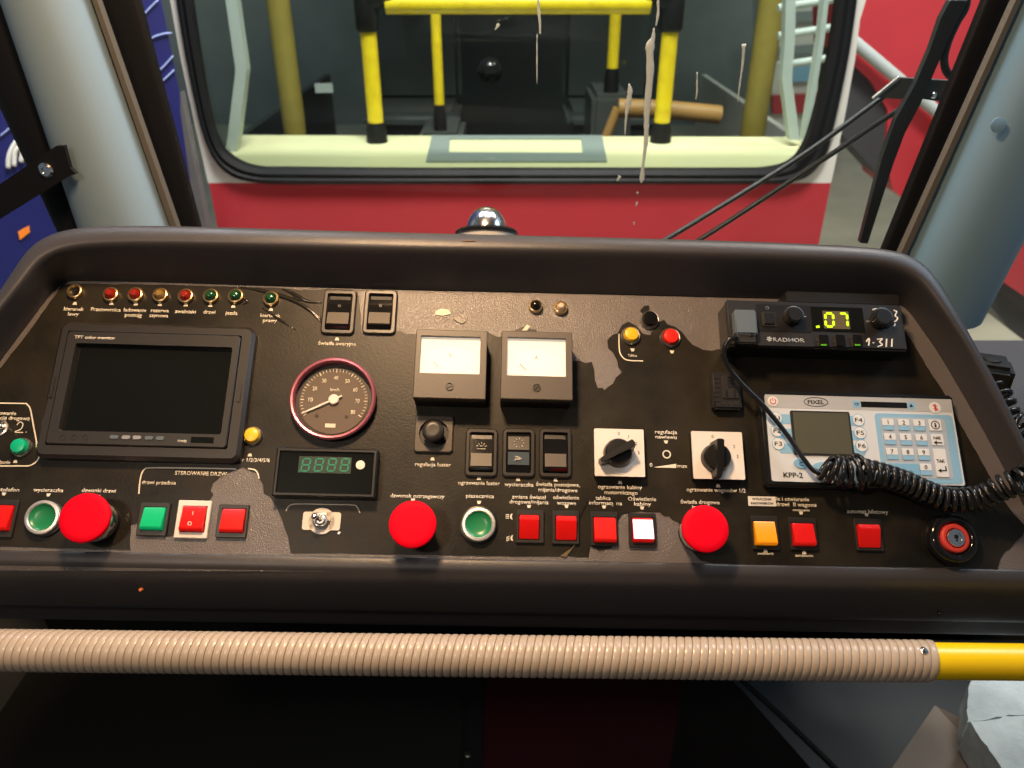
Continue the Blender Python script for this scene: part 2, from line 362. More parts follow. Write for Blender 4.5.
# torn vinyl sheet
VO = [(63, 285), (90, 284), (120, 284.5), (160, 285), (200, 286), (245, 287.5), (280, 288), (300, 290), (322, 290), (327, 289), (352, 290), (358, 292), (360, 310), (362, 336), (378, 337), (393, 336), (396, 332), (400, 331), (407, 334), (414, 334),
 (440, 338), (470, 336), (487, 331), (491, 334), (497, 337), (502, 337), (520, 345), (560, 350), (573, 361), (580, 361), (585, 363), (592, 362), (594, 370), (595, 380), (598, 388), (602, 388), (604, 390), (608, 387), (613, 384), (616, 378), (622, 372), (618, 367), (617, 360), (613, 352),
 (608, 348), (607, 341), (610, 337), (614, 334), (617, 334), (622, 325), (628, 322), (636, 326), (643, 334), (650, 335), (655, 326), (661, 323), (668, 325), (675, 327), (682, 332), (687, 339), (692, 345), (699, 348), (703, 350), (712, 351), (718, 349), (722, 350), (724, 330), (726, 302), (790, 302), (860, 304), (890, 306),
 (897, 316), (903, 330), (911, 340), (919, 354), (929, 371), (941, 388), (950, 405), (961, 426), (973, 447), (985, 468), (997, 490), (1010, 510), (1026, 527), (1022, 536), (1016, 541), (1009, 549), (1005, 551), (1001, 557), (999, 563), (997, 569),
 (940, 567.5), (880, 566.5), (800, 565), (740, 564), (712, 563), (700, 560), (693, 552), (689, 540), (686, 528), (681, 526), (678, 522), (672, 519), (669, 516), (664, 516), (660, 512), (655, 512), (640, 511), (630, 512), (622, 514), (618, 522), (612, 548), (600, 551), (590, 546), (588, 557),
 (560, 556), (520, 556), (470, 555.5), (430, 555), (400, 554.5), (340, 553), (291, 553), (289, 545), (288, 537), (285, 528), (282, 519), (278, 510), (274, 502), (270, 496), (264, 493), (263, 486), (260, 479), (256, 473), (250, 470), (243, 467), (236, 470), (228, 473), (220, 477), (213, 483), (211, 490), (213, 495), (210, 499), (207, 504), (206, 512), (190, 530), (172, 536), (150, 537),
 (138, 536), (137, 523), (131, 525), (130, 537), (130, 550), (80, 549), (30, 547), (-20, 546), (-110, 545), (-118, 536), (-62, 456), (0, 369), (30, 331), (50, 303)]
def sheet(bm, px, z0, z1, jit=0.35):
    out = []
    n = len(px)
    for i in range(n):
        a = Vector(px[i]); b = Vector(px[(i + 1) % n]); L = (b - a).length; k = max(1, int(L / 6)) if jit else 1
        for j in range(k):
            q = a.lerp(b, j / k) + (Vector((random.uniform(-jit, jit), random.uniform(-jit, jit))) if L < 60 else Vector((0, 0)))
            u = PU(q.x, q.y, 0); out.append((u.x, u.y))
    prism(bm, out, z0, z1)
bm = bmesh.new(); sheet(bm, VO, -0.0002, 0.0006)
vinyl = mk('vinyl_overlay', bm, 'vinyl', desk)
# creases of the sheet near the hazard switches
for k, (pp, rr) in enumerate([([(240, 287), (262, 291), (290, 299), (308, 309), (322, 323)], .0016), ([(290, 292), (300, 303), (312, 312), (322, 320)], .0012), ([(282, 289), (294, 294), (306, 301), (322, 303)], .0014),
                ([(239, 290), (244, 297), (247, 302), (243, 305)], .0010), ([(262, 308), (280, 320), (296, 330)], .0009)]):
    bm = bmesh.new(); path = smoothpath([PU(x, y, 0.0005) for x, y in pp], 6); n = len(path)
    tube(bm, path, rr, 8, radii=[rr * 1.5 * (0.25 + 0.75 * math.sin(PI * (i + .5) / n)) for i in range(n)])
    mk('crease', bm, 'vinylshine', vinyl, True, 0)
# loose torn bits
for pp in ([(576, 519), (580, 518), (588, 500), (583, 508)], [(560, 556), (566, 557), (575, 545), (577, 540), (572, 548)], [(612, 498), (614, 513), (617, 514), (615, 500)]):
    bm = bmesh.new(); u = [PU(x, y, 0) for x, y in pp]; prism(bm, [(q.x, q.y) for q in u], 0.0004, 0.0016)
    mk('loose_strip', bm, 'vinylshine' if pp[0][0] != 560 else 'brass', vinyl)
bm = bmesh.new(); sheet(bm, [(436, 311), (441, 309), (449, 310), (451, 314), (443, 316), (435, 315)], 0, .0008, 0); mk('paper_scrap', bm, 'ink', desk)
bm = bmesh.new(); sheet(bm, [(454, 319), (458, 317), (466, 322), (462, 324), (457, 322)], 0, .001, 0); mk('torn_scrap', bm, 'blk', desk)
bm = bmesh.new(); sheet(bm, [(514, 331), (523, 327), (527, 329), (536, 330), (537, 332), (515, 333)], 0, .001, 0); mk('torn_scrap', bm, 'blk', desk)
bm = bmesh.new(); sheet(bm, [(522, 331), (527, 325), (530, 327), (527, 331)], 0.001, .0016, 0); mk('paper_scrap', bm, 'ink', desk)
for pp in ([(640, 311), (644, 306), (649, 306), (648, 312), (643, 314)], [(660, 322), (664, 320), (668, 326), (662, 330), (658, 327)], [(620, 332), (622, 325), (627, 324), (626, 331)]):
    bm = bmesh.new(); sheet(bm, pp, 0, .001, 0); mk('torn_scrap', bm, 'blk', desk)

# captions printed on the sheet
CAPS = [("kierunek", 74, 309, 20), ("lewy", 73.5, 314, 11), ("Przetwornica", 106, 309.5, 30), ("ładowanie", 135, 310, 23), ("postojg", 133.5, 315, 17), ("rezerwa", 160, 310.5, 18), ("szynowa", 159, 315.5, 19),
 ("zwalniaki", 185.5, 311.5, 21), ("drzwi", 209.5, 312, 12), ("jazda", 231.5, 313, 12), ("kierunek", 270.5, 315.5, 20), ("prawy", 270, 320.5, 14), ("światła awaryjne", 337, 343.5, 38),
 ("regulacja luster", 433, 464.5, 36), ("ogrzewanie luster", 479, 483, 42), ("wycieraczka", 519, 484.5, 29), ("światła postojowe,", 558, 484.5, 44), ("mijania/drogowe", 558, 490, 39),
 ("piasecznica", 480, 496, 28), ("zmiana świateł", 529, 497, 34), ("drogowe/mijania", 529, 502, 39), ("oświetlenie", 566, 497.5, 26), ("wozowe", 566.5, 503, 19), ("tablica", 603, 498, 15), ("informacyjna", 605.5, 503, 33),
 ("Oświetlenie", 642, 499, 28), ("kabiny", 642.5, 504, 17), ("ogrzewanie kabiny", 620, 487, 44), ("motorniczego", 621, 492.5, 33), ("regulacja", 666, 432, 22), ("nawiewu", 666, 437, 21), ("0", 651, 465, 3), ("max", 682.5, 466, 10),
 ("ogrzewanie wagonów 1/2", 716, 490, 59), ("światła drogowe", 700, 502, 39), ("impuls", 700, 507, 16), ("dzwonek ostrzegawczy", 417.5, 496, 54), ("dzwonki drzwi", 99, 490.5, 34), ("wycieraczka", 48.5, 490, 30), ("autotelefon", 4, 489.5, 31),
 ("STEROWANIE DRZW", 201, 473.5, 52), ("drzwi przednie", 159, 482.5, 34), ("numer 1/2/3/4/5/6", 250, 460, 40), ("sterowanie", 3, 413, 27), ("sygnalizacją drogową", 5, 418, 50), ("wzbudzenie", -1, 462, 23),
 ("anie i otwieranie", 790, 499, 38), ("drzwi  II wagonu", 796, 504.5, 40), ("otwieranie", 801, 510, 17), ("zamykanie", 804, 555.5, 18), ("zwalnianie", 765.5, 553.5, 16), ("automat biletowy", 867.5, 511.5, 41), ("Tablica", 632.5, 355.5, 9)]
for s, x, y, wd in CAPS:
    c = PU(x, y, 0.0006); k = PXS(x, y)
    small = s in ("otwieranie", "zamykanie", "zwalnianie", "Tablica")
    put_text('caption', s, vinyl, c, wd * k, (2.5 if small else 3.9) * k, 'ink', 0.014)
ARW = [(75, 303.5), (111.5, 303.5), (136, 304), (160, 304.5), (186, 305), (210.5, 305.5), (233.5, 306.5), (271, 309.5), (337, 339), (432.5, 459), (479, 478.5), (518, 479.5), (555.5, 480), (479, 502.5), (529, 506.5), (566.5, 506.5), (604, 507), (642, 508), (620, 482.5), (666, 442), (718, 485.8), (413, 500), (98, 496.5), (48.5, 495), (4, 494), (250, 455), (15.5, 461.5), (765.5, 550.8), (804, 552.6), (801, 513), (866.5, 514.7), (632.5, 350), (672, 352)]
for i, (x, y) in enumerate(ARW):
    c = PU(x, y, 0.0006); k = PXS(x, y); f = -1 if (y < 320 or i in (8, 9, 10, 11, 12, 18, 20, 25, 26, 27, 28)) else 1
    bm = bmesh.new(); prism(bm, [(c.x - 2.2 * k, c.y - f * -1.5 * k), (c.x + 2.2 * k, c.y + f * 1.5 * k), (c.x + 1.2 * k, c.y - f * 1.5 * k), (c.x - 1.2 * k, c.y - f * 1.5 * k)], c.z, c.z + 0.0003)
    mk('arrow_mark', bm, 'ink', vinyl)
def inkline(pts, wpx=1.3, m='ink', n=5):
    bm = bmesh.new(); path = smoothpath([PU(x, y, 0.0007) for x, y in pts], n); k = PXS(*pts[0])
    up = Vector((0, 0, 1)); a = []; b = []
    for i, p in enumerate(path):
        t = (path[min(i + 1, len(path) - 1)] - path[max(i - 1, 0)]).normalized(); s = t.cross(up) * wpx * k / 2
        a.append(bm.verts.new(p + s)); b.append(bm.verts.new(p - s))
    fs = [bm.faces.new((a[i], a[i + 1], b[i + 1], b[i])) for i in range(len(a) - 1)]
    g = bmesh.ops.extrude_face_region(bm, geom=fs)
    bmesh.ops.translate(bm, verts=[e for e in g['geom'] if isinstance(e, bmesh.types.BMVert)], vec=(0, 0, 0.0003))
    return mk('printed_line', bm, m, vinyl)
inkline([(-60, 402.5), (-20, 403), (22, 403.5), (27, 404.5), (30, 408), (31.5, 414), (34, 428), (36.5, 441), (37, 450), (39, 457), (36, 462), (30, 465.5), (22, 466), (-20, 466), (-60, 466)])
inkline([(139, 494), (139.5, 486), (141, 476), (144, 470), (150, 468), (180, 468), (215, 468.5), (236, 469)]); inkline([(248, 468.5), (255, 470), (258, 474), (259, 479)])
inkline([(286, 511), (288, 507), (292, 504.5), (300, 504), (330, 504.5), (352, 505), (357, 507), (360, 513)], 0.9)
inkline([(619, 334), (619, 345), (620, 353), (624, 358.5), (630, 360.5), (643, 361)], 1.1)
inkline([(17, 425), (20, 422), (23, 424), (21, 429), (15, 432), (23, 432.5)], 0.9); inkline([(26, 432), (26.6, 432.2)], 1.3)
bm = bmesh.new(); a = [PU(653, 467.5, 0), PU(676, 464, 0), PU(676, 468.2, 0)]; prism(bm, [(q.x, q.y) for q in a], 0.0006, 0.0009); mk('printed_wedge', bm, 'ink', vinyl)
c = PU(666.5, 454.5, 0); k = PXS(666, 454)
bm = bmesh.new(); lathe(bm, (c.x, c.y, 0.0004), [(3.0 * k, 0), (3.0 * k, .0006), (4.3 * k, .0006), (4.3 * k, 0)], 28, False); mk('printed_ring', bm, 'ink', vinyl)
for x, y, mir in ((509, 516.5, 0), (509.5, 538, 1)):    # head lamp symbols beside the dip switch
    bm = bmesh.new(); c = PU(x, y, 0.0006); k = PXS(x, y)
    prism(bm, [(c.x + 3.6 * k, c.y + 3.2 * k), (c.x + 1.6 * k, c.y + 2.2 * k), (c.x + .8 * k, c.y), (c.x + 1.6 * k, c.y - 2.2 * k), (c.x + 3.6 * k, c.y - 3.2 * k), (c.x + 2.8 * k, c.y)], c.z, c.z + .0003)
    for j in range(3): box(bm, (c.x - 1.6 * k, c.y + (j - 1) * 1.7 * k - (0.8 * k if mir else 0), c.z + .00015), (3.4 * k, 0.8 * k, .0003), rz=R(25) if mir else 0)
    mk('headlamp_symbol', bm, 'ink', vinyl)
# white sticker
t, p = pthing('sticker', 'small white printed sticker above the orange rocker switch', 'sticker', 761.5, 501.5)
u, v, a, b = RECT(748, 497, 775.5, 506.5, 0.0008)
bm = bmesh.new(); box(bm, (0, 0, 0.0012), (a, b, 0.0005)); mk('paper', bm, 'white', t)
put_text('lettering', "WYŁĄCZNIK", t, (0, b * .22, .0015), a * .72, b * .24, 'kink', .02); put_text('lettering', "KASOWNIKÓW", t, (0, -b * .22, .0015), a * .82, b * .24, 'kink', .02)
# housing details
c = PU(139.5, 580, 0); bm = bmesh.new()
lipY = lambda px, py: PU(px, py, 0)
q = PM.inverted()
def on_lip(px, py, dn, bk):      # a spot on the front face of the lip
    b = PU(px, 549.5 + px * 0.0190, 0); return b + prof[4] + DN * dn + BK * bk
s_ = on_lip(139, 0, 0.022, -0.0009)
box(bm, s_, (0.003, 0.0025, 0.0025), rz=0.6); mk('orange_fleck', bm, 'fleck', desk)
bm = bmesh.new(); bmesh.ops.create_uvsphere(bm, u_segments=14, v_segments=8, radius=0.002, matrix=Matrix.Translation(on_lip(951, 0, 0.036, 0.0012))); mk('screw_hole', bm, 'blk', desk, True)
hp = PU(469, 241, 0.0455); bm = bmesh.new(); box(bm, (hp.x, hp.y, hp.z - .0016), (0.013, 0.0022, 0.004), .0008); mk('hole_plug', bm, 'holebrown', desk)

# ------------------------------------------------------------------ indicator lamps
def lamp(px, py, lens, label, rp=8.0, group='indicator lamps in the top row'):
    k = PXS(px, py); r = rp * k; t, p = pthing('indicator_lamp', label, 'indicator lamp', px, py + 0.5, group)
    bm = bmesh.new(); lathe(bm, (0, 0, 0), [(r * .62, .0006), (r, .0006), (r * 1.0, .0030), (r * .92, .0048), (r * .78, .0052), (r * .66, .0040), (r * .62, .0020), (r * .62, .0006)], 36, False)
    mk('bezel', bm, 'brass', t, True)
    bm = bmesh.new()
    if lens is None:
        lathe(bm, (0, 0, 0), [(r * .64, .0008), (0, .0008)], 24, False); lathe(bm, (r * .1, 0, .001), [(r * .28, 0), (r * .28, .0014), (r * .16, .0014), (r * .16, 0)], 16, False)
        mk('empty_socket', bm, 'blk', t)
    else:
        lathe(bm, (0, 0, 0), [(r * .63, .0010), (r * .63, .0040), (r * .55, .0066), (r * .34, .0086), (0, .0093)], 28); mk('lens', bm, lens, t, True)
    return t
for x, y, l, lab in [(76.6, 292.3, None, 'indicator lamp with missing lens and empty dark socket above the word kierunek lewy'), (112.4, 295.4, 'lensred', 'red indicator lamp above the caption Przetwornica'), (137, 295.6, 'lensred', 'red indicator lamp above the caption ładowanie'),
                     (161.7, 296, 'lensamb', 'greenish amber indicator lamp above the caption rezerwa szynowa'), (187, 297, 'lensred', 'dark red indicator lamp above the caption zwalniaki'), (212, 297, 'lensgrn', 'dark green indicator lamp above the caption drzwi'),
                     (236.8, 297, 'lensgrn', 'dark green indicator lamp above the caption jazda'), (271.8, 299.6, 'lensgrn', 'green indicator lamp with yellow ring above the caption kierunek prawy')]:
    lamp(x, y, l, lab)
lamp(535.5, 307, 'screenblk', 'small indicator lamp with dark lens on bare grey plate above ammeter', 7.0, 'indicator lamps above the ammeter')
lamp(560.5, 308.5, 'lensclear', 'small indicator lamp with clear pale lens on bare grey plate above ammeter', 7.0, 'indicator lamps above the ammeter')

# ------------------------------------------------------------------ monitor
t, p = pthing('monitor', 'black framed TFT colour monitor with dark unlit screen on the left of the desk', 'monitor', 145, 390)
h1 = 0.012
def loc(x0, y0, x1, y1, wv, p=None):
    u, v, a, b = RECT(x0, y0, x1, y1, wv); return u - p.x, v - p.y, a, b
u, v, a, b = loc(46, 324, 247.5, 459, h1, p); ui, vi, ai, bi = loc(56, 333.5, 235, 446.5, h1, p)
bm = bmesh.new(); rframe(bm, a, b, .008, ai, bi, .002, .0004, h1, u, v, ui, vi, bev=.003); mk('mounting_frame', bm, 'dkgrey', t, True, 40)
us, vs, as_, bs = loc(67.5, 346, 227.5, 432.5, h1, p)
bm = bmesh.new(); rframe(bm, ai - .0015, bi - .0015, .003, as_, bs, .002, .0004, h1 + .0015, ui, vi, us, vs, bev=.0008); mk('bezel', bm, 'dkgrey', t, True, 40)
bm = bmesh.new(); box(bm, (us, vs, h1 - .0055), (as_ + .002, bs + .002, .004)); scr = mk('screen', bm, 'screenblk', t)
c = PU(95, 337.5, h1 + .0015) - p; k = PXS(95, 337, h1)
put_text('lettering', "TFT color monitor", t, (c.x, c.y, h1 + .0013), 41 * k, 3.4 * k, 'ink', .012)
for x in (64, 75, 86):
    c = PU(x, 438, h1) - p; bm = bmesh.new(); lathe(bm, (c.x, c.y, h1 + .0013), [(2.8 * k, 0), (2.8 * k, .0005), (2.3 * k, .0005), (2.1 * k, 0.0001), (0, .0001)], 20); mk('round_button', bm, 'radio', t)
for i, x in enumerate((115, 127, 138, 150, 161)):
    c = PU(x, 437.5 + i * .3, h1) - p; bm = bmesh.new(); prism(bm, rrect(8 * k, 3.6 * k, 1.6 * k, 4, c.x, c.y), h1 + .001, h1 + .0024); mk('menu_button', bm, 'steel' if i in (1, 2) else 'plug', t, True)
c = PU(183, 441.5, h1) - p; put_text('lettering', "POWER", t, (c.x, c.y, h1 + .0013), 9 * k, 2.3 * k, 'ink', .01)
c = PU(203, 440.5, h1) - p; bm = bmesh.new(); box(bm, (c.x, c.y, h1 + .0015), (22 * k, 6 * k, .0008)); mk('sensor_window', bm, 'screenblk', t)
for x0, y0, x1, y1 in ((50.5, 376, 54.5, 398), (237.5, 385, 241.5, 402)):
    u_, v_, a_, b_ = loc(x0, y0, x1, y1, h1, p); bm = bmesh.new(); box(bm, (u_, v_, h1), (a_, b_, .002), .0004); mk('side_clip', bm, 'radio', t)

# ------------------------------------------------------------------ large rocker switches
def rocker(x0, y0, x1, y1, label, kind):
    px, py = (x0 + x1) / 2, (y0 + y1) / 2; t, p = pthing('rocker_switch', label, 'rocker switch', px, py, 'black rocker switches in rounded frames')
    h = .004; u, v, a, b = loc(x0, y0, x1, y1, h, p); k = PXS(px, py, h)
    bm = bmesh.new(); rframe(bm, a, b, .0045, a - 8 * k, b - 8.5 * k, .0018, .0005, h, u, v, bev=.0012); mk('frame', bm, 'dkgrey', t, True, 40)
    w_, b_ = a - 8.6 * k, b - 9.2 * k; y = b_ / 2; xw = w_ / 2 - .0003
    # a see-saw cap: upper half sunk, lower half proud (or reversed)
    if kind == 'lit': pr = [(-y, .0005), (-y, .0020), (-y * .62, .0030), (-y * .05, .0062), (y * .9, .0022), (y, .0015), (y, .0005)]
    else: pr = [(-y, .0005), (-y, .0020), (-y * .80, .0065), (0, .0042), (y * .9, .0016), (y, .0010), (y, .0005)]
    bm = bmesh.new(); A = [bm.verts.new((u - xw, v + q[0], q[1])) for q in pr]; Bv = [bm.verts.new((u + xw, v + q[0], q[1])) for q in pr]
    n = len(pr); bm.faces.new(A); bm.faces.new(Bv)
    for i in range(n): bm.faces.new((A[i], A[(i + 1) % n], Bv[(i + 1) % n], Bv[i]))
    cap = mk('cap', bm, 'blkgloss', t)
    def zat(yy):
        for (ya, za), (yb, zb) in zip(pr[1:], pr[2:]):
            if ya <= yy <= yb: return za + (zb - za) * (yy - ya) / (yb - ya), math.atan2(zb - za, yb - ya)
        return pr[1][1], 0
    def tile(yc, hh, mm, nm, ww=0.86):
        z, ang = zat(yc); b2 = bmesh.new(); bmesh.ops.create_cube(b2, size=1)
        for q in b2.verts: q.co = Vector((q.co.x * w_ * ww, q.co.y * hh, q.co.z * .0006))
        bmesh.ops.rotate(b2, verts=b2.verts, cent=(0, 0, 0), matrix=Matrix.Rotation(ang, 3, 'X')); bmesh.ops.translate(b2, verts=b2.verts, vec=(u, v + yc, z + .0002)); return mk(nm, b2, mm, cap)
    if kind == 'lit':
        tile(y * .45, y * .72, 'dkgrey', 'icon_plate'); tile(-y * .32, y * .62, 'plug', 'icon_plate')
    else:
        tile(-y * .40, y * .66, 'meter', 'grip'); tile(y * .78, y * .20, 'dkgrey', 'light_window', .84)
    z, _ = zat(y * .35)
    if kind == 'heat' or kind == 'lit':
        bm = bmesh.new(); cx, cy = u, v + y * (.22 if kind == 'heat' else .45); z, _ = zat(cy - v)
        rng = [R(q) for q in ((20, 55, 90, 125, 160) if kind == 'heat' else range(0, 360, 40))]
        for q in rng:
            a1, a2 = (.0030, .0048) if kind == 'heat' else (.0034, .0046)
            box(bm, (cx + (a1 + a2) / 2 * math.cos(q), cy + (a1 + a2) / 2 * math.sin(q), z + .0011), (a2 - a1, .0004, .0005), rz=q)
        if kind == 'heat': box(bm, (cx, cy - .0012, z + .0011), (.0075, .0004, .0005)); box(bm, (cx, cy + .0014, z + .0011), (.0030, .0004, .0005))
        mk('white_symbol', bm, 'ink', cap)
        if kind == 'lit':
            bm = bmesh.new(); z, _ = zat(-y * .32)
            for q, dx in ((.5, -.0013), (0, 0), (-.4, -.0012)): box(bm, (u + dx, v - y * .32 + q * .0028, z + .0008), (.0056, .00045, .0006), rz=-q * .5)
            mk('white_symbol', bm, 'ink', cap)
    if kind == 'top':
        bm = bmesh.new(); z, _ = zat(y * .33); lathe(bm, (u, v + y * .33, z + .0001), [(.0013, 0), (.0013, .0004), (.0008, .0004), (.0008, 0)], 16, False); mk('pilot_light', bm, 'dkgrey', cap)
rocker(322, 289.5, 355.5, 333.8, 'black rocker switch above the caption światła awaryjne beside creased sheet', 'top')
rocker(363.3, 289.5, 396.6, 333.8, 'black rocker switch at the edge of the bare plate left of the voltmeter', 'top')
rocker(465, 428, 497.8, 476.5, 'black rocker switch with white heater symbol above the caption ogrzewanie luster', 'heat')
rocker(502, 428, 535.2, 477, 'black rocker switch with lamp symbol and blue grey wiper plate, middle of three', 'lit')
rocker(538.8, 428, 572, 477.5, 'plain black rocker switch above the caption światła postojowe', 'plain')

# ------------------------------------------------------------------ speedometer
t, p = pthing('speedometer', 'round speedometer with pink metal ring and white needle', 'speedometer', 332, 398)
h = .010; c = PU(332.5, 397.5, h) - p; k = PXS(332, 397, h); r = 43.5 * k; cx, cy = c.x, c.y
bm = bmesh.new(); lathe(bm, (cx, cy, 0), [(r * .985, .0006), (r * .985, h * .7)], 64, False); mk('case', bm, 'blk', t, True)
bm = bmesh.new(); lathe(bm, (cx, cy, 0), [(r * .98, h * .5), (r, h * .72), (r * .995, h * .92), (r * .96, h * 1.05), (r * .92, h * 1.02), (r * .895, h * .85), (r * .89, h * .2)], 72, False); mk('bezel', bm, 'pinkring', t, True)
bm = bmesh.new(); lathe(bm, (cx, cy, 0), [(r * .9, .0016), (0, .0016)], 64, False); fm = mk('dial', bm, 'dialedge', t)
bm = bmesh.new()
prism(bm, [(cx + r * .80 * math.cos(R(q)) * (1.0), cy - r * .02 + r * .80 * math.sin(R(q)) * (.93 if q < 180 else 1.0)) for q in range(0, 360, 6)], .0017, .0024); mk('dial_card', bm, 'dial', t)
z = .0024
for n in range(0, 9):
    an = R(211 - 30.3 * n)
    if n: put_text('numeral', str(n * 10), t, (cx + 23.6 * k * math.cos(an), cy + 23.6 * k * math.sin(an), z), 4.6 * k, 4.4 * k, 'ink', .02)
bm = bmesh.new()
for n in range(0, 41):
    an = R(211 - 6.06 * n); L = 3.6 * k if n % 5 == 0 else 2.6 * k; rr = 34.0 * k - L / 2
    if 62 < math.degrees(an) < 118 and False: continue
    box(bm, (cx + rr * math.cos(an), cy + rr * math.sin(an) * .97, z + .0003), (L, (.9 if n % 5 == 0 else .55) * k, .0003), rz=an)
mk('scale_marks', bm, 'ink', t)
put_text('lettering', "km/h", t, (cx, cy + 11 * k, z), 9.5 * k, 3.0 * k, 'ink', .02)
bm = bmesh.new(); box(bm, (cx - 1.5 * k, cy - 27 * k, z + .0001), (10.5 * k, 4 * k, .0003)); mk('maker_label', bm, 'ink', t)
for dx in (-16, 14):
    bm = bmesh.new(); lathe(bm, (cx + dx * k, cy - 17 * k, z), [(1.8 * k, 0), (1.8 * k, .0005), (0, .0006)], 16); mk('dial_screw', bm, 'dialedge', t)
an = R(207); bm = bmesh.new(); d = Vector((math.cos(an), math.sin(an), 0)); n_ = Vector((-d.y, d.x, 0)); o = Vector((cx, cy, .0042))
slab(bm, [o + d * 35 * k + n_ * .35 * k, o + d * 22 * k + n_ * .9 * k, o - d * 9 * k + n_ * .9 * k, o - d * 9 * k - n_ * .9 * k, o + d * 22 * k - n_ * .9 * k, o + d * 35 * k - n_ * .35 * k], (0, 0, .0006))
lathe(bm, (cx, cy, .0024), [(5.2 * k, 0), (5.2 * k, .0026), (4.4 * k, .0032), (0, .0032)], 28); mk('needle', bm, 'white', t)
bm = bmesh.new(); lathe(bm, (cx, cy, 0), [(r * .888, h * .80), (0, h * .80)], 48, False); mk('cover_glass', bm, 'gglass', t)

# ------------------------------------------------------------------ panel meters
def meter(x0, y0, x1, y1, wx0, wy0, wx1, wy1, s, label, ndl):
    h = .028; px, py = (x0 + x1) / 2, (y0 + y1) / 2 + 8; t, p = pthing('panel_meter', label, 'panel meter', px, py, 'backlit square panel meters')
    u, v, a, b = loc(x0, y0, x1, y1, h, p); ui, vi, ai, bi = loc(wx0, wy0, wx1, wy1, h, p); k = PXS(px, py, h)
    bm = bmesh.new(); box(bm, (u, v, .0006 + (h - .006) / 2), (a * .985, b * .985, h - .006), .0006); mk('case', bm, 'blk', t)
    bm = bmesh.new(); rframe(bm, a, b, .001, ai, bi, .0006, h - .008, h, u, v, ui, vi, bev=.0006); mk('front_cover', bm, 'meter', t, True, 30)
    bm = bmesh.new(); box(bm, (ui, vi, h - .0045), (ai, bi, .001)); face = mk('scale_card', bm, 'meterglow', t)
    z = h - .0038
    put_text('lettering', s, face, (ui, vi + bi * .02, z), None, 3.6 * k, 'meterink', .005)
    bm = bmesh.new()
    for q in range(0, 21):
        an = R(140 - q * 5); rr = ai * .60; box(bm, (ui + rr * math.cos(an), vi - bi * .42 + rr * math.sin(an) * .80, z), (1.4 * k, .25 * k, .0002), rz=an)
    mk('scale_marks', bm, 'meterink', face)
    an = R(ndl); bm = bmesh.new(); box(bm, (ui - ai * .23, vi - bi * .24, z + .0008), (9 * k, .5 * k, .0003), rz=an); mk('needle', bm, 'meterink' if s == 'V' else 'dial', t)
    bm = bmesh.new(); sy = v - b * .5 + b * .17; lathe(bm, (u, sy, h), [(3.9 * k, 0), (3.9 * k, .0009), (3.2 * k, .0009), (3.0 * k, .0002), (0, .0002)], 28); sc = mk('zero_screw', bm, 'dkgrey', t, True)
    bm = bmesh.new(); box(bm, (u, sy, h + .0005), (5.4 * k, 1.1 * k, .0005), rz=R(28)); mk('slot', bm, 'blk', sc)
    bm = bmesh.new(); box(bm, (ui, vi, h - .0010), (ai, bi, .0005)); mk('cover_glass', bm, 'gglass', t)
meter(414.5, 330, 486.5, 398.5, 420, 336, 480, 373.5, 'V', 'square backlit voltmeter with glowing white face marked V, left of the ammeter', 130)
meter(501, 331.5, 572.5, 399.5, 507, 337.5, 566, 376, 'A', 'square backlit ammeter with glowing white face marked A and dark needle', -45)

# ------------------------------------------------------------------ joystick, clock, toggle
t, p = pthing('mirror_joystick', 'round black mirror adjusting knob in square plate above the caption regulacja luster', 'joystick', 433.5, 434)
h = .004; u, v, a, b = loc(414.6, 415.5, 453, 452, h, p); k = PXS(433, 433, h)
bm = bmesh.new(); rframe(bm, a, b, .003, 30 * k, 30 * k, 15 * k - .0001, .0006, h, u, v, bev=.0008); mk('plate', bm, 'meter', t, True, 40)
bm = bmesh.new(); lathe(bm, (u, v, 0), [(15 * k, .0008), (0, .0008)], 30, False); lathe(bm, (u, v, 0), [(5 * k, .0008), (4 * k, .012)], 24); mk('recess', bm, 'blk', t, True)
bm = bmesh.new(); lathe(bm, (u, v, .008), [(7 * k, 0), (10.6 * k, .002), (11 * k, .005), (10 * k, .0080), (8 * k, .0092), (5 * k, .0094), (0, .0088)], 36); mk('knob', bm, 'dkgrey', t, True)

t, p = pthing('digital_clock', 'black boxed digital clock with dim green figures below the speedometer', 'clock', 325, 475)
h = .014; u, v, a, b = loc(274, 448, 376.5, 497, h, p); k = PXS(325, 472, h)
bm = bmesh.new(); rframe(bm, a, b, .001, a - 7 * k, b - 7 * k, .0006, .0006, h, u, v, bev=.0012); mk('case', bm, 'blk', t, True, 30)
bm = bmesh.new(); box(bm, (u, v, h - .003), (a - 7 * k, b - 7 * k, .002)); win = mk('window', bm, 'screenblk', t)
c = PU(325, 465, h - .002) - p; bm = bmesh.new(); box(bm, (c.x, c.y, h - .0018), (53 * k, 17 * k, .0003)); mk('display_backing', bm, 'segback', win)
def seg7(bm, cx, cy, W, H, z, segs, th, slant=0.12):
    def pt(x, y): return (cx + x + y * slant, cy + y)
    g = {'a': ((-W, H), (W, H)), 'b': ((W, H), (W, 0)), 'c': ((W, 0), (W, -H)), 'd': ((-W, -H), (W, -H)), 'e': ((-W, 0), (-W, -H)), 'f': ((-W, H), (-W, 0)), 'g': ((-W, 0), (W, 0))}
    for s in segs:
        (x1, y1), (x2, y2) = g[s]; A = Vector(pt(x1, y1)); B_ = Vector(pt(x2, y2)); d = (B_ - A).normalized(); A += d * th * .25; B_ -= d * th * .25; n = Vector((-d.y, d.x)) * th / 2
        prism(bm, [A, A + d * th * .4 + n, B_ - d * th * .4 + n, B_, B_ - d * th * .4 - n, A + d * th * .4 - n], z, z + .0003)
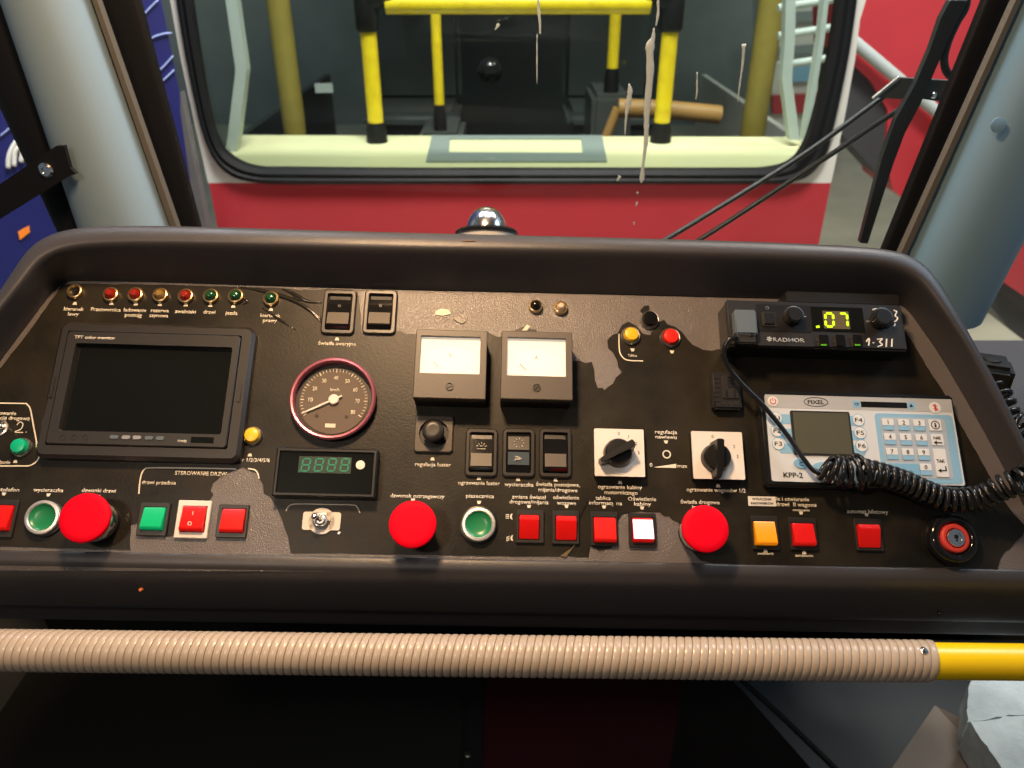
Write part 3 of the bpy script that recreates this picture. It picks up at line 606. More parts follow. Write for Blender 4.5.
for i in range(4):
    c = PU(306 + i * 13, 465, h - .002) - p; bm = bmesh.new(); seg7(bm, c.x, c.y, 3.7 * k, 6.3 * k, h - .0016, 'abcdefg', 1.5 * k)
    if i == 0: box(bm, (c.x - 5.5 * k, c.y - 6.3 * k, h - .0014), (1.3 * k, 1.3 * k, .0003))
    mk('digit', bm, 'seg', win)
c = PU(360.5, 465, h - .002) - p; bm = bmesh.new(); lathe(bm, (c.x, c.y, h - .002), [(4.6 * k, 0), (4.6 * k, .0006), (0, .0008)], 28); mk('round_button', bm, 'ink', t)

t, p = pthing('toggle_switch', 'chrome toggle switch on worn white metal plate below the clock', 'toggle switch', 321, 521)
u, v, a, b = loc(302.5, 512, 340.5, 530, .002, p); k = PXS(321, 520)
bm = bmesh.new(); prism(bm, rrect(a, b, .002, 4, u, v), .0006, .002); lathe(bm, (u, v, .0006), [(13.2 * k, 0), (13.2 * k, .0014), (0, .0014)], 30); mk('plate', bm, 'plwhite', t, True, 30)
bm = bmesh.new(); lathe(bm, (u, v, .002), [(9 * k, 0), (9 * k, .0018), (7.5 * k, .0022), (6.5 * k, .006), (4.0 * k, .0062), (0, .0055)], 6); mk('nut', bm, 'steel', t)
bm = bmesh.new(); lathe(bm, (u, v, .004), [(5.6 * k, 0), (5.6 * k, .004), (3.6 * k, .0052), (0, .0052)], 30); mk('bush', bm, 'steel', t, True)
bm = bmesh.new(); pa = [(u, v, .010), (u - .001, v + .0006, .013), (u - .003, v + .0014, .017)]; tube(bm, smoothpath(pa, 5), .003, 14, radii=[.0015 + .0010 * (i / 10) for i in range(11)])
bmesh.ops.create_uvsphere(bm, u_segments=16, v_segments=10, radius=.0027, matrix=Matrix.Translation(pa[-1])); mk('lever', bm, 'chrome', t, True)
for x in (303.5, 339):
    c = PU(x, 533, .001) - p if x > 330 else PU(x, 521, .002) - p
    bm = bmesh.new(); bolt(bm, (c.x, c.y, .0008), .0016, .0010); mk('screw', bm, 'steel', t, True)

# ------------------------------------------------------------------ push buttons
def mushroom(cxp, cyp, rp, label):
    h = .030; t, p = pthing('mushroom_button', label, 'push button', cxp, cyp, 'large red mushroom buttons'); c = PU(cxp, cyp, h) - p; k = PXS(cxp, cyp, h); r = rp * k
    bm = bmesh.new(); lathe(bm, (c.x, c.y, 0), [(r * .80, .0006), (r * .80, .004), (r * .74, .006), (r * .58, .007), (r * .56, .019)], 40); mk('collar', bm, 'blk', t, True)
    bm = bmesh.new(); lathe(bm, (c.x, c.y, 0), [(r * .60, .006), (r * .84, .0075), (r * .86, .015), (r * .80, .018), (r * .58, .018)], 40, False); mk('metal_ring', bm, 'chrome', t, True)
    bm = bmesh.new(); lathe(bm, (c.x, c.y, 0), [(r * .55, .018), (r * .80, .0205), (r * .97, .025), (r, .0276), (r * .99, .0294), (r * .96, .0300), (r * .7, .0304), (r * .35, .0306), (0, .0307)], 64); mk('cap', bm, 'red', t, True, 60)
mushroom(84, 517.5, 25.5, 'big red mushroom button under the caption dzwonki drzwi, leftmost of three')
mushroom(412.5, 524, 24, 'big red mushroom button under the caption dzwonek ostrzegawczy')
mushroom(705.7, 528.5, 23.5, 'big red mushroom button under the caption światła drogowe')
def ringbtn(x, y, ro, ri, m, label):
    h = .008; t, p = pthing('ringed_button', label, 'push button', x, y, 'green push buttons in chrome rings'); c = PU(x, y, h) - p; k = PXS(x, y, h); a, b = ro * k, ri * k
    bm = bmesh.new(); lathe(bm, (c.x, c.y, 0), [(a * 1.12, .0006), (a * 1.12, .003), (a * 1.0, .0036), (a * .9, .0036)], 40); mk('collar', bm, 'blk', t, True)
    bm = bmesh.new(); lathe(bm, (c.x, c.y, 0), [(a, .0034), (a, .007), (a * .95, h), (b * 1.08, h + .0003), (b, h - .0008), (b, .004)], 48, False); mk('ring', bm, 'brightsteel', t, True)
    bm = bmesh.new(); lathe(bm, (c.x, c.y, 0), [(b * .99, .004), (b * .99, h - .0012), (b * .85, h - .0026), (b * .5, h - .0032), (0, h - .0034)], 48); mk('cap', bm, m, t, True)
ringbtn(41.3, 517, 17.5, 13.4, 'grnbtn', 'green push button in chrome ring left of the leftmost mushroom button'); ringbtn(478.6, 524, 17, 13, 'grnbtn', 'green push button in chrome ring under the caption piasecznica')
def smallbtn(x, y, ro, ri, m, label, hh=.0075, cat='push button', grp='small round push buttons'):
    t, p = pthing('small_push_button', label, cat, x, y, grp); c = PU(x, y, hh) - p; k = PXS(x, y, hh); a, b = ro * k, ri * k
    bm = bmesh.new(); lathe(bm, (c.x, c.y, 0), [(a * 1.02, .0006), (a * 1.02, .002), (a * .98, .0034), (b * 1.18, .0044), (b * 1.06, .0040), (b * 1.05, .001)], 40, False); mk('ring', bm, 'steel', t, True)
    bm = bmesh.new(); lathe(bm, (c.x, c.y, 0), [(b, .001), (b, hh - .0012), (b * .9, hh - .0002), (b * .6, hh + .0003), (0, hh + .0005)], 40); mk('cap', bm, m, t, True)
smallbtn(251, 434.5, 9.8, 7.4, 'yelbtn', 'small yellow round push button beside the monitor'); smallbtn(17, 445.5, 10, 7.6, 'grnbtn2', 'small bright green round push button inside the printed frame at far left', .009)
smallbtn(631.8, 333.5, 9.6, 7.0, 'yelbtn', 'small yellow round push button left of the red one near the torn edge'); smallbtn(650.7, 317.5, 9.4, 7.4, 'blkgloss', 'small black round push button above the yellow and red pair')
smallbtn(671.6, 335.5, 10, 7.6, 'redbtn', 'small red round push button right of the yellow one near the torn edge')
t, p = pthing('metal_stud', 'chrome lever stud cut by the left edge of the photo', 'stud', 0, 428)
k = PXS(0, 428); bm = bmesh.new(); lathe(bm, (0, 0, 0), [(7 * k, .0006), (7 * k, .002), (4.5 * k, .003), (4.2 * k, .008), (5.5 * k, .012), (5 * k, .017), (0, .0185)], 30); mk('stud_head', bm, 'chrome', t, True)
bm = bmesh.new(); lathe(bm, (0, 0, 0), [(8.6 * k, .0006), (8.6 * k, .0016), (7 * k, .002)], 30, False); mk('washer', bm, 'steel', t, True)

# square rockers; coloured caps carry a faint emission, one white cap is lit
def sqr(fx0, fy0, fx1, fy1, cx0, cy0, cx1, cy1, capm, label, tilt='down', frame='dkgrey'):
    h = .0035; px, py = (fx0 + fx1) / 2, (fy0 + fy1) / 2; t, p = pthing('square_switch', label, 'rocker switch', px, py, 'square coloured rocker switches along the bottom row')
    u, v, a, b = loc(fx0, fy0, fx1, fy1, h, p); uc, vc, ac, bc = loc(cx0, cy0, cx1, cy1, h + .003, p)
    hi = .0085; y = bc / 2; x = ac / 2
    ui = min(max(uc, u - a / 2 + ac / 2 + .002), u + a / 2 - ac / 2 - .002); vi = min(max(vc, v - b / 2 + bc / 2 + .002), v + b / 2 - bc / 2 - .002)
    bm = bmesh.new(); rframe(bm, a, b, .0008, ac + .0014, bc + .0014, .0004, .0006, h, u, v, ui, vi, bev=.0005); mk('frame', bm, frame, t, True, 30)
    if tilt == 'down': pr = [(-y, .0008), (-y, .0070), (-y * .78, hi), (y * .85, .0050), (y, .0040), (y, .0008)]
    elif tilt == 'up': pr = [(-y, .0008), (-y, .0040), (-y * .9, .0048), (y * .62, hi), (y, .0066), (y, .0008)]
    else: pr = [(-y, .0008), (-y, .0048), (y * .7, .0060), (y, .0044), (y, .0008)]
    bm = bmesh.new(); A = [bm.verts.new((ui - x, vi + q[0], q[1])) for q in pr]; B_ = [bm.verts.new((ui + x, vi + q[0], q[1])) for q in pr]
    n = len(pr); bm.faces.new(A); bm.faces.new(B_)
    for i in range(n): bm.faces.new((A[i], A[(i + 1) % n], B_[(i + 1) % n], B_[i]))
    bmesh.ops.bevel(bm, geom=bm.edges[:], offset=.0004, segments=2, affect='EDGES', clamp_overlap=True)
    cap = mk('cap', bm, capm if capm != 'wcap' else 'redcap', t, True, 30)
    def tilted(z0, z1, y0, y1, xx, mm, nm):
        b2 = bmesh.new(); slab(b2, [(ui - xx, vi + y0, z0), (ui + xx, vi + y0, z0), (ui + xx, vi + y1, z1), (ui - xx, vi + y1, z1)], (0, 0, .0004)); return mk(nm, b2, mm, cap)
    if capm == 'wcap': tilted(hi, .0050, -y * .76, y * .84, x * .97, 'wcap', 'lit_window')
    return t, cap, ui, vi, x, y
sqr(-14, 500, 15, 537, -11, 505, 9.5, 530, 'redcap', 'square red rocker switch cut by the left edge of the photo')
sqr(138, 502.5, 168, 535.5, 141.5, 507, 163, 529.5, 'grncap', 'square green rocker switch left of the white framed one')
t, cap, ui, vi, x, y = sqr(176, 500.5, 209, 538, 180.5, 506, 204, 531, 'redcap', 'red rocker switch in white frame marked I and O', frame='plwhite')
bm = bmesh.new(); box(bm, (ui, vi + y * .42, .0069), (.0005, .003, .0006)); mk('on_mark', bm, 'plwhite', cap)
bm = bmesh.new(); lathe(bm, (ui - .001, vi - y * .42, .0076), [(.0017, 0), (.0017, .0005), (.0012, .0005), (.0012, 0)], 20, False); mk('off_mark', bm, 'plwhite', cap)
sqr(217, 504.5, 247.3, 537.5, 220.5, 508.5, 243.5, 532, 'redcap', 'square red rocker switch standing on the bare grey patch right of the white framed one')
sqr(516, 509.8, 544, 543, 519.5, 515, 538.8, 538.6, 'redcap', 'square red rocker switch beside two headlamp symbols', 'up')
sqr(552, 510.5, 579.3, 544, 556.3, 516, 576.5, 539.6, 'redcap', 'square red rocker switch under the caption oświetlenie wozowe', 'up')
sqr(590.5, 511.5, 618, 545.7, 594.5, 517, 616.5, 542, 'redcap', 'square red rocker switch under the caption tablica informacyjna')
sqr(629, 513, 656.4, 547, 633, 517.5, 653.6, 542, 'wcap', 'square switch with lit white cap and red lower edge under the caption kabiny')
sqr(752, 516, 779, 549.3, 755.5, 521, 776.5, 545, 'orcap', 'square orange rocker switch under the white sticker')
sqr(790, 517.8, 817.5, 549.8, 793.5, 523, 815, 545.6, 'redcap', 'square red rocker switch right of the orange one')
sqr(855.5, 519, 883, 550.5, 859.5, 524.5, 880.5, 547, 'redcap', 'square red rocker switch under the caption automat biletowy', 'up')

# ------------------------------------------------------------------ rotary switches
def rotary(x0, y0, x1, y1, kx, ky, ang, nums, label):
    h = .010; px, py = (x0 + x1) / 2, (y0 + y1) / 2; t, p = pthing('rotary_switch', label, 'rotary switch', px, py, 'rotary switches on white plates'); u, v, a, b = loc(x0, y0, x1, y1, h, p); k = PXS(px, py, h)
    bm = bmesh.new(); box(bm, (u, v, .0006 + (h - .002) / 2), (a * .99, b * .99, h - .002), .0005); mk('base', bm, 'blk', t)
    bm = bmesh.new(); prism(bm, rrect(a, b, .0010, 3, u, v), h - .0018, h); pl = mk('plate', bm, 'plwhite', t)
    for s, nx, ny in nums:
        c = PU(nx, ny, h) - p; put_text('numeral', s, pl, (c.x, c.y, h), None, 3.4 * k, 'kink', .0, depth=.0002)
    c = PU(kx, ky, h + .010) - p; r = 14.5 * k
    bm = bmesh.new(); lathe(bm, (c.x, c.y, h), [(r, 0), (r * .98, .004), (r * .92, .008), (r * .85, .0095), (0, .010)], 40); kb = mk('knob', bm, 'blk', t, True, 50)
    bm = bmesh.new(); d = Vector((math.cos(ang), math.sin(ang), 0)); n = Vector((-d.y, d.x, 0)); o = Vector((c.x, c.y, h + .0005))
    out = [(1.10, .16), (1.05, .34), (.3, .32), (-.6, .28), (-1.38, .24), (-1.5, .10), (-1.5, -.10), (-1.38, -.24), (-.6, -.28), (.3, -.32), (1.05, -.34), (1.10, -.16)]
    lo = [o + d * q[0] * r + n * q[1] * r * 1.15 for q in out]; hi_ = [o + d * q[0] * r * .98 + n * q[1] * r * .72 + Vector((0, 0, .017 if q[0] > -1 else .012)) for q in out]
    A = [bm.verts.new(q) for q in lo]; B_ = [bm.verts.new(q) for q in hi_]; m_ = len(out); bm.faces.new(A); bm.faces.new(B_)
    for i in range(m_): bm.faces.new((A[i], A[(i + 1) % m_], B_[(i + 1) % m_], B_[i]))
    bmesh.ops.bevel(bm, geom=bm.edges[:], offset=.0005, segments=2, affect='EDGES', clamp_overlap=True)
    mk('grip_bar', bm, 'blk', t, True, 30)
rotary(594.5, 429, 644.3, 476.3, 619.5, 451, R(29), [('0', 618.7, 433.5), ('1', 628.5, 436.5), ('2', 636, 443.6), ('3', 638.6, 452.7)], 'rotary switch on white plate with slanting grip above the caption ogrzewanie kabiny')
rotary(692.5, 431.7, 743.5, 479, 718.5, 456, R(87), [('0', 712.5, 436.5), ('2', 734, 446.5), ('3', 737.5, 456.5)], 'rotary switch on white plate with upright grip above the caption ogrzewanie wagonów')
# ------------------------------------------------------------------ key switch
t, p = pthing('key_switch', 'black round key switch with red ring and silver lock', 'key switch', 956, 540)
h = .012; c = PU(956, 538, h) - p; k = PXS(956, 538, h)
bm = bmesh.new(); lathe(bm, (c.x, c.y, 0), [(25 * k, .0006), (25.5 * k, .004), (24.5 * k, .009), (22 * k, .0115), (18 * k, .012), (15.5 * k, .010), (14.5 * k, .007), (0, .007)], 56); mk('housing', bm, 'blkgloss', t, True, 60)
bm = bmesh.new(); lathe(bm, (c.x, c.y, 0), [(14 * k, .007), (14 * k, .0115), (12.5 * k, .0125), (9.8 * k, .012), (9.2 * k, .008)], 44, False); mk('red_ring', bm, 'kred', t, True, 60)
bm = bmesh.new(); lathe(bm, (c.x, c.y, 0), [(8.8 * k, .007), (8.8 * k, .0125), (8.2 * k, .0132), (5.4 * k, .0132), (5.2 * k, .0125), (0, .0125)], 36); ck = mk('lock_cylinder', bm, 'chrome', t, True, 40)
bm = bmesh.new(); box(bm, (c.x, c.y - .0004, .0127), (1.6 * k, 6 * k, .0010)); lathe(bm, (c.x, c.y + .001, .0123), [(2 * k, 0), (2 * k, .0010), (0, .001)], 16); mk('keyhole', bm, 'blk', ck)

# ------------------------------------------------------------------ radio
t, p = pthing('radio', 'black radio unit with green figures 07 and handwritten 1-311', 'radio', 815, 330)
h = .030; u, v, a, b = loc(727.5, 302, 904.5, 348, h, p); k = PXS(815, 330, h)
bm = bmesh.new(); box(bm, (u, v, .0006 + h / 2 - .002), (a * .985, b * .97, h - .004), .001); mk('body', bm, 'blk', t)
bm = bmesh.new(); box(bm, (u, v, h - .003), (a, b, .006), .0018, 3); fr = mk('front_panel', bm, 'radio', t, True, 40)
def rp(px, py): return PU(px, py, h) - p
def rbox(nm, x0, y0, x1, y1, z0, z1, m, parent=t, r=.0005):
    uu, vv, aa, bb = loc(x0, y0, x1, y1, h, p); bm = bmesh.new(); prism(bm, rrect(aa, bb, r, 3, uu, vv), z0, z1); return mk(nm, bm, m, parent)
rbox('lower_strip', 757, 334, 813, 346, h - .0003, h + .0004, 'dkgrey', fr); rbox('upper_strip', 757, 305, 810, 331.5, h - .0003, h + .0004, 'blk', fr)
rbox('square_button', 761.5, 312.5, 775.5, 326.5, h, h + .001, 'dkgrey'); rbox('square_button_cap', 763.5, 314, 773.5, 324.5, h, h + .0026, 'blk')
rbox('display_window', 811, 307.5, 863.5, 331.5, h, h + .0005, 'screenblk'); dsp = rbox('display', 823, 311.5, 849, 329, h + .0004, h + .0007, 'ledback')
bm = bmesh.new(); c = rp(829, 320.3); seg7(bm, c.x, c.y, 3.9 * k, 7.0 * k, h + .0008, 'abcdef', 2.4 * k, .06); mk('digit', bm, 'led', dsp)
bm = bmesh.new(); c = rp(843, 320.5); seg7(bm, c.x, c.y, 3.9 * k, 7.0 * k, h + .0008, 'abc', 2.4 * k, .06); mk('digit', bm, 'led', dsp)
bm = bmesh.new(); c = rp(817.5, 327); box(bm, (c.x, c.y, h + .0007), (3.4 * k, 2.2 * k, .0004), rz=.2); mk('decimal_point', bm, 'led', dsp)
for x, y, r in ((794, 315.5, 9), (882.5, 318, 10)):
    c = rp(x, y); bm = bmesh.new(); n = 48
    lathe(bm, (c.x, c.y, h), [(r * k * 1.1, 0), (r * k * 1.1, .001), (r * k * .95, .0015)], 40); mk('knob_base', bm, 'blk', t, True)
    c2 = PU(x + 1, y - 1, h + .010) - p; r2 = r * k * .85
    bm = bmesh.new(); ring = [[bm.verts.new((c2.x + r2 * s * (1 + .05 * (i % 2)) * math.cos(2 * PI * i / n), c2.y + r2 * s * (1 + .05 * (i % 2)) * math.sin(2 * PI * i / n), z)) for i in range(n)] for s, z in ((1, h + .001), (.96, h + .010), (.86, h + .012))]
    for A, B_ in zip(ring, ring[1:]):
        for i in range(n): bm.faces.new((A[i], A[(i + 1) % n], B_[(i + 1) % n], B_[i]))
    bm.faces.new(ring[-1]); mk('knob', bm, 'blk', t)
c = rp(804.5, 316); put_text('lettering', "-", t, (c.x, c.y, h + .0002), 3 * k, 4 * k, 'brass', .02)
c = rp(767, 308); bm = bmesh.new(); lathe(bm, (c.x, c.y, h + .0003), [(1.8 * k, 0), (1.8 * k, .0003), (1.2 * k, .0003), (1.2 * k, 0)], 16, False); mk('mark', bm, 'steel', fr)
c = rp(788.7, 340.2); put_text('lettering', "RADMOR", fr, (c.x, c.y, h + .0004), 31 * k, 4.2 * k, 'faceband', .01)
c = rp(769, 339.3); bm = bmesh.new()
for q in range(3): box(bm, (c.x, c.y, h + .0006), (5.2 * k, 1.3 * k, .0003), rz=R(60 * q + 15))
mk('emblem', bm, 'faceband', fr)
for i, (x0, x1) in enumerate(((818.3, 827.6), (834.8, 844), (852, 861))):
    kb = rbox('key', x0, 335.8, x1, 346.5, h, h + .0022, 'blkgloss')
    if i != 1: rbox('key_light', x0 + 1.6, 345.2, x1 - 1.8, 346.6, h + .0018, h + .0025, 'grnled', kb)
rbox('label_mark', 866, 320.5, 872, 322.2, h, h + .0003, 'steel', fr)
for pts in ([(866, 342), (869, 338.5), (868.5, 346)], [(872.5, 343), (874, 343)], [(877, 339.5), (882, 339), (879.5, 342), (882, 345), (877.5, 347)], [(886.5, 339), (886, 347)], [(892, 339), (891.5, 347)], [(893.5, 310.5), (896.5, 312), (895, 316), (897.5, 318), (896, 321), (894, 322)], [(895, 324), (894, 327)], [(881, 311), (886, 311.5), (888, 313)], [(872.5, 310), (877, 309)]):
    path = smoothpath([rp(*q) for q in pts], 5); bm = bmesh.new(); tube(bm, [Vector((q.x, q.y, h + .0003)) for q in path], .75 * k, 6); mk('handwritten_mark', bm, 'white', fr)
# holder strip above the radio
t2, p2 = pthing('mounting_bar', 'black taped mounting bar above the right half of the radio', 'mounting bar', 843, 300)
bm = bmesh.new(); hh = .022; uu, vv, aa, bb = RECT(786, 290, 899, 303, hh); box(bm, (uu - p2.x, vv - p2.y - .002, hh / 2 + .0003), (aa, bb * .9, hh), .0012); mk('bar', bm, 'tape', t2)
# plug in the radio's left side
t3, p3 = pthing('cord_plug', 'blue grey cord plug clipped over the left end of the radio', 'plug', 745, 328)
hz = h + .010; uu, vv, aa, bb = RECT(735, 309.5, 757, 334, hz); bm = bmesh.new(); box(bm, (uu - p3.x, vv - p3.y, h + .0055), (aa, bb, .010), .0014, 3); mk('plug_body', bm, 'plug', t3, True, 40)
uu2, vv2, aa2, bb2 = RECT(735.5, 331, 757, 342.5, hz); bm = bmesh.new(); box(bm, (uu2 - p3.x, vv2 - p3.y, h + .0045), (aa2, bb2, .008), .0012, 3); mk('plug_foot', bm, 'dkgrey', t3, True, 40)
c = PU(752, 334.5, hz) - p3; bm = bmesh.new(); bolt(bm, (c.x, c.y, h + .0085), .0018, .001); mk('screw', bm, 'blk', t3, True)

# microphone hanger
t, p = pthing('microphone_hanger', 'small ribbed black microphone hanger below the left end of radio', 'bracket', 727, 392)
h = .010; u, v, a, b = loc(712.5, 372, 741, 409, h, p); k = PXS(727, 390, h)
bm = bmesh.new(); box(bm, (u, v, .0006 + h / 2), (a, b, h), .0018, 3); bd = mk('body', bm, 'radio', t, True, 40)
uu, vv, aa, bb = loc(722, 376, 738, 399, h, p); bm = bmesh.new(); box(bm, (uu, vv, h + .001), (aa, bb, .002), .0006); fp = mk('front_plate', bm, 'dkgrey', t)
for i in range(4):
    c = PU(730, 378.5 + i * 3, h) - p; bm = bmesh.new(); box(bm, (c.x, c.y, h + .0021), ((8 - i) * k, 1.1 * k, .0006)); mk('slot', bm, 'blk', fp)
for x in (726, 734): 
    c = PU(x, 394, h) - p; bm = bmesh.new(); box(bm, (c.x, c.y, h + .0021), (2 * k, 6 * k, .0008)); mk('slot', bm, 'blk', fp)
for i in range(6):
    c = PU(716.5, 378 + i * 4.6, h) - p; bm = bmesh.new(); box(bm, (c.x, c.y, h + .0006), (5 * k, 1.6 * k, .0014), .0003); mk('rib', bm, 'dkgrey', bd)
for x in (724, 730, 736):
    c = PU(x, 404, h) - p; bm = bmesh.new(); lathe(bm, (c.x, c.y, h), [(2 * k, 0), (1.6 * k, .001), (0, .0012)], 14); mk('stud', bm, 'dkgrey', bd, True)

# ------------------------------------------------------------------ keypad terminal
t, p = pthing('keypad_terminal', 'pale keypad terminal with dark green screen, numeric keys and lettering KPP-2', 'keypad terminal', 861, 440)
h = .012; u, v, a, b = loc(763, 392.5, 961, 488, h, p); k = PXS(861, 440, h)
bm = bmesh.new(); box(bm, (u, v, .0006 + h / 2 - .001), (a, b, h - .001), .0020, 3); mk('case', bm, 'blk', t, True, 40)
u, v, a, b = loc(768.5, 397.5, 957.5, 483, h, p); FU, FV, FA, FB = u, v, a, b
z = h - .0003
bm = bmesh.new(); prism(bm, rrect(a, b, .002, 4, u, v), z - .001, z + .0006); face = mk('face_plate', bm, 'face', t); z = h + .0003
def kp(fx, fy): return (FU - FA / 2 + FA * fx, FV + FB / 2 - FB * fy)         # fractions of the face
def kpl(nm, fx0, fy0, fx1, fy1, m, dz=.0003, r=.0008, parent=face, zb=0.0):
    x0, y0 = kp(fx0, fy0); x1, y1 = kp(fx1, fy1); bm = bmesh.new(); prism(bm, rrect(x1 - x0, y0 - y1, r, 4, (x0 + x1) / 2, (y0 + y1) / 2), z + zb - .0001, z + zb + dz); return mk(nm, bm, m, parent)
kpl('grey_band', 0.0, 0.0, 1.0, .155, 'faceband', .0002)
kpl('blue_field', .575, .19, .99, .985, 'kblue2', .0003, .003); kpl('key_field', .60, .235, .945, .93, 'keygrey', .0005, .003)
for y0, y1 in ((.20, .34), (.37, .51), (.54, .68)):
    kpl('blue_tab', .055, y0 + .03, .16, y1 + .0, 'kblue2', .0003, .001); kpl('blue_tab', .41, y0 + .03, .50, y1, 'kblue2', .0003, .001)
for i, (fy) in enumerate((.275, .425, .575)):
    for fx, s in ((.048, 'F%d' % (i + 1)), (.485, 'F%d' % (i + 4))):
        x, y = kp(fx, fy); bm = bmesh.new(); lathe(bm, (x, y, z), [(5.8 * k, 0), (5.8 * k, .0006), (0, .0008)], 28); kk = mk('function_key', bm, 'key', t, True, 50)
        bm = bmesh.new(); lathe(bm, (x, y, z), [(6.2 * k, 0), (6.2 * k, .0007), (5.7 * k, .0007)], 28, False); mk('key_outline', bm, 'kblue', kk)
        put_text('legend', s, kk, (x, y, z + .0007), 7.4 * k, 4.2 * k, 'kink', .0)
kpl('screen_frame', .125, .185, .44, .70, 'dkgrey', .0009, .0015, t); kpl('screen', .138, .205, .43, .68, 'lcd', .0013, .0006, t)
x, y = kp(.27, .075); put_text('lettering', "PIXEL", face, (x, y, z + .0002), 16.5 * k, 4.0 * k, 'kink', .012)
bm = bmesh.new(); tube(bm, [Vector((x + 12 * k * math.cos(q * PI / 16), y + 4.6 * k * math.sin(q * PI / 16), z + .0002)) for q in range(32)], .4 * k, 6, closed=True); mk('oval_outline', bm, 'kink', face)
kpl('card_slot', .51, .055, .755, .12, 'blkgloss', .0006, .0002, t); kpl('slot_label', .465, .045, .507, .13, 'kblue2', .0004, .001); kpl('slot_label', .758, .045, .80, .13, 'kblue2', .0004, .001)
x, y = kp(.486, .088); put_text('lettering', "CF", face, (x, y, z + .0004), 4.5 * k, 3 * k, 'kink', 0); x, y = kp(.778, .088); bm = bmesh.new(); prism(bm, [(x - 2 * k, y - 1.5 * k), (x + 2 * k, y - 1.5 * k), (x, y + 2 * k)], z + .0003, z + .0006); mk('mark', bm, 'kink', face)
x, y = kp(.04, .08); bm = bmesh.new(); lathe(bm, (x, y, z), [(5.2 * k, 0), (5.2 * k, .0006), (0, .0008)], 26); kk = mk('power_key', bm, 'key', t, True, 50)
bm = bmesh.new(); tube(bm, [Vector((x + 2.8 * k * math.sin(q), y + 2.8 * k * math.cos(q), z + .0008)) for q in [.6 + i * .25 for i in range(21)]], .45 * k, 6); tube(bm, [(x, y + .5 * k, z + .0008), (x, y + 3.6 * k, z + .0008)], .45 * k, 6); mk('power_symbol', bm, 'kred', kk)
x, y = kp(.905, .105); bm = bmesh.new(); lathe(bm, (x, y, z), [(5.8 * k, 0), (5.8 * k, .0006), (0, .0008)], 26); kk = mk('round_key', bm, 'key', t, True, 50)
bm = bmesh.new(); box(bm, (x, y, z + .0009), (1.3 * k, 7.5 * k, .0003)); box(bm, (x, y, z + .0009), (4.5 * k, 1 * k, .0003), rz=.8); box(bm, (x, y, z + .0009), (7.5 * k, .9 * k, .0003), rz=-.9); mk('symbol', bm, 'kred', kk)
for r_, row in enumerate((('1', '2', '3', 'i'), ('4', '5', '6', 'NIE'), ('7', '8', '9', 'TAK'), (None, None, '0', None))):
    for c_, s in enumerate(row):
        if s is None: continue
        fx = .638 + c_ * .083; fy = .32 + r_ * .17
        if s == 'TAK': kk = kpl('enter_key', fx - .03, fy - .07, fx + .034, fy + .25, 'key', .0012, .001, t); x, y = kp(fx, fy + .07); put_text('legend', s, kk, (x, y, z + .0012), 8 * k, 3.4 * k, 'kink', .01); x, y = kp(fx, fy + .18)
        elif s == 'NIE': kk = kpl('cancel_key', fx - .03, fy - .07, fx + .034, fy + .06, 'key', .0012, .001, t); x, y = kp(fx, fy - .025); put_text('legend', s, kk, (x, y, z + .0012), 7 * k, 2.8 * k, 'kink', .01); x, y = kp(fx, fy + .03)
        elif s == 'i':
            kk = kpl('info_key', fx - .03, fy - .07, fx + .034, fy + .06, 'key', .0012, .001, t); x, y = kp(fx + .002, fy - .005)
            bm = bmesh.new(); tube(bm, [Vector((x + 4 * k * math.cos(q * PI / 12), y + 4 * k * math.sin(q * PI / 12), z + .0012)) for q in range(24)], .5 * k, 6, closed=True); mk('symbol_ring', bm, 'kink', kk); put_text('legend', 'i', kk, (x, y, z + .0012), 2 * k, 4.6 * k, 'kink', .03); continue
        else:
            kk = kpl('number_key', fx - .030, fy - .065, fx + .030, fy + .065, 'kblue2', .0012, .001, t); kpl('white_half', fx - .030, fy - .065, fx + .030, fy + .01, 'key', .0014, .0006, kk)
            x, y = kp(fx, fy - .025); put_text('legend', s, kk, (x, y, z + .0014), None, 4.2 * k, 'kink', .0); continue
        bm = bmesh.new(); box(bm, (x + 1 * k, y, z + .0014), (7 * k, 1 * k, .0004)); prism(bm, [(x - 4 * k, y), (x - 1 * k, y + 2 * k), (x - 1 * k, y - 2 * k)], z + .0012, z + .0016)
        if s == 'TAK': box(bm, (x + 4 * k, y + 2 * k, z + .0014), (1 * k, 5 * k, .0004))
        mk('arrow_symbol', bm, 'kink', kk)
kk = kpl('wide_key', .605, .77, .77, .905, 'kblue', .0012, .001, t); x, y = kp(.70, .84); put_text('legend', "Zmiana", kk, (x, y, z + .0012), 14 * k, 3 * k, 'kblue2', .01)
x, y = kp(.155, .80)
bm = bmesh.new(); prism(bm, [(x + 7 * k * math.cos(q * PI / 12) * .95 + 3 * k * math.sin(q * PI / 12) * .5, y + 4.2 * k * math.sin(q * PI / 12) - 3 * k * math.cos(q * PI / 12) * .6) for q in range(24)], z, z + .0012); kk = mk('oval_key', bm, 'kblue', t); put_text('legend', 'C', kk, (x, y, z + .0012), 3.4 * k, 4 * k, 'kink', .02)
x, y = kp(.28, .82)
bm = bmesh.new(); prism(bm, [(x + 12 * k * math.cos(q * PI / 12), y + 4.2 * k * math.sin(q * PI / 12)) for q in range(24)], z, z + .0012); mk('oval_key', bm, 'kblue2', t)
x, y = kp(.11, .925); put_text('lettering', "KPP-2", face, (x, y, z + .0002), 19 * k, 4.8 * k, 'kink', .012)

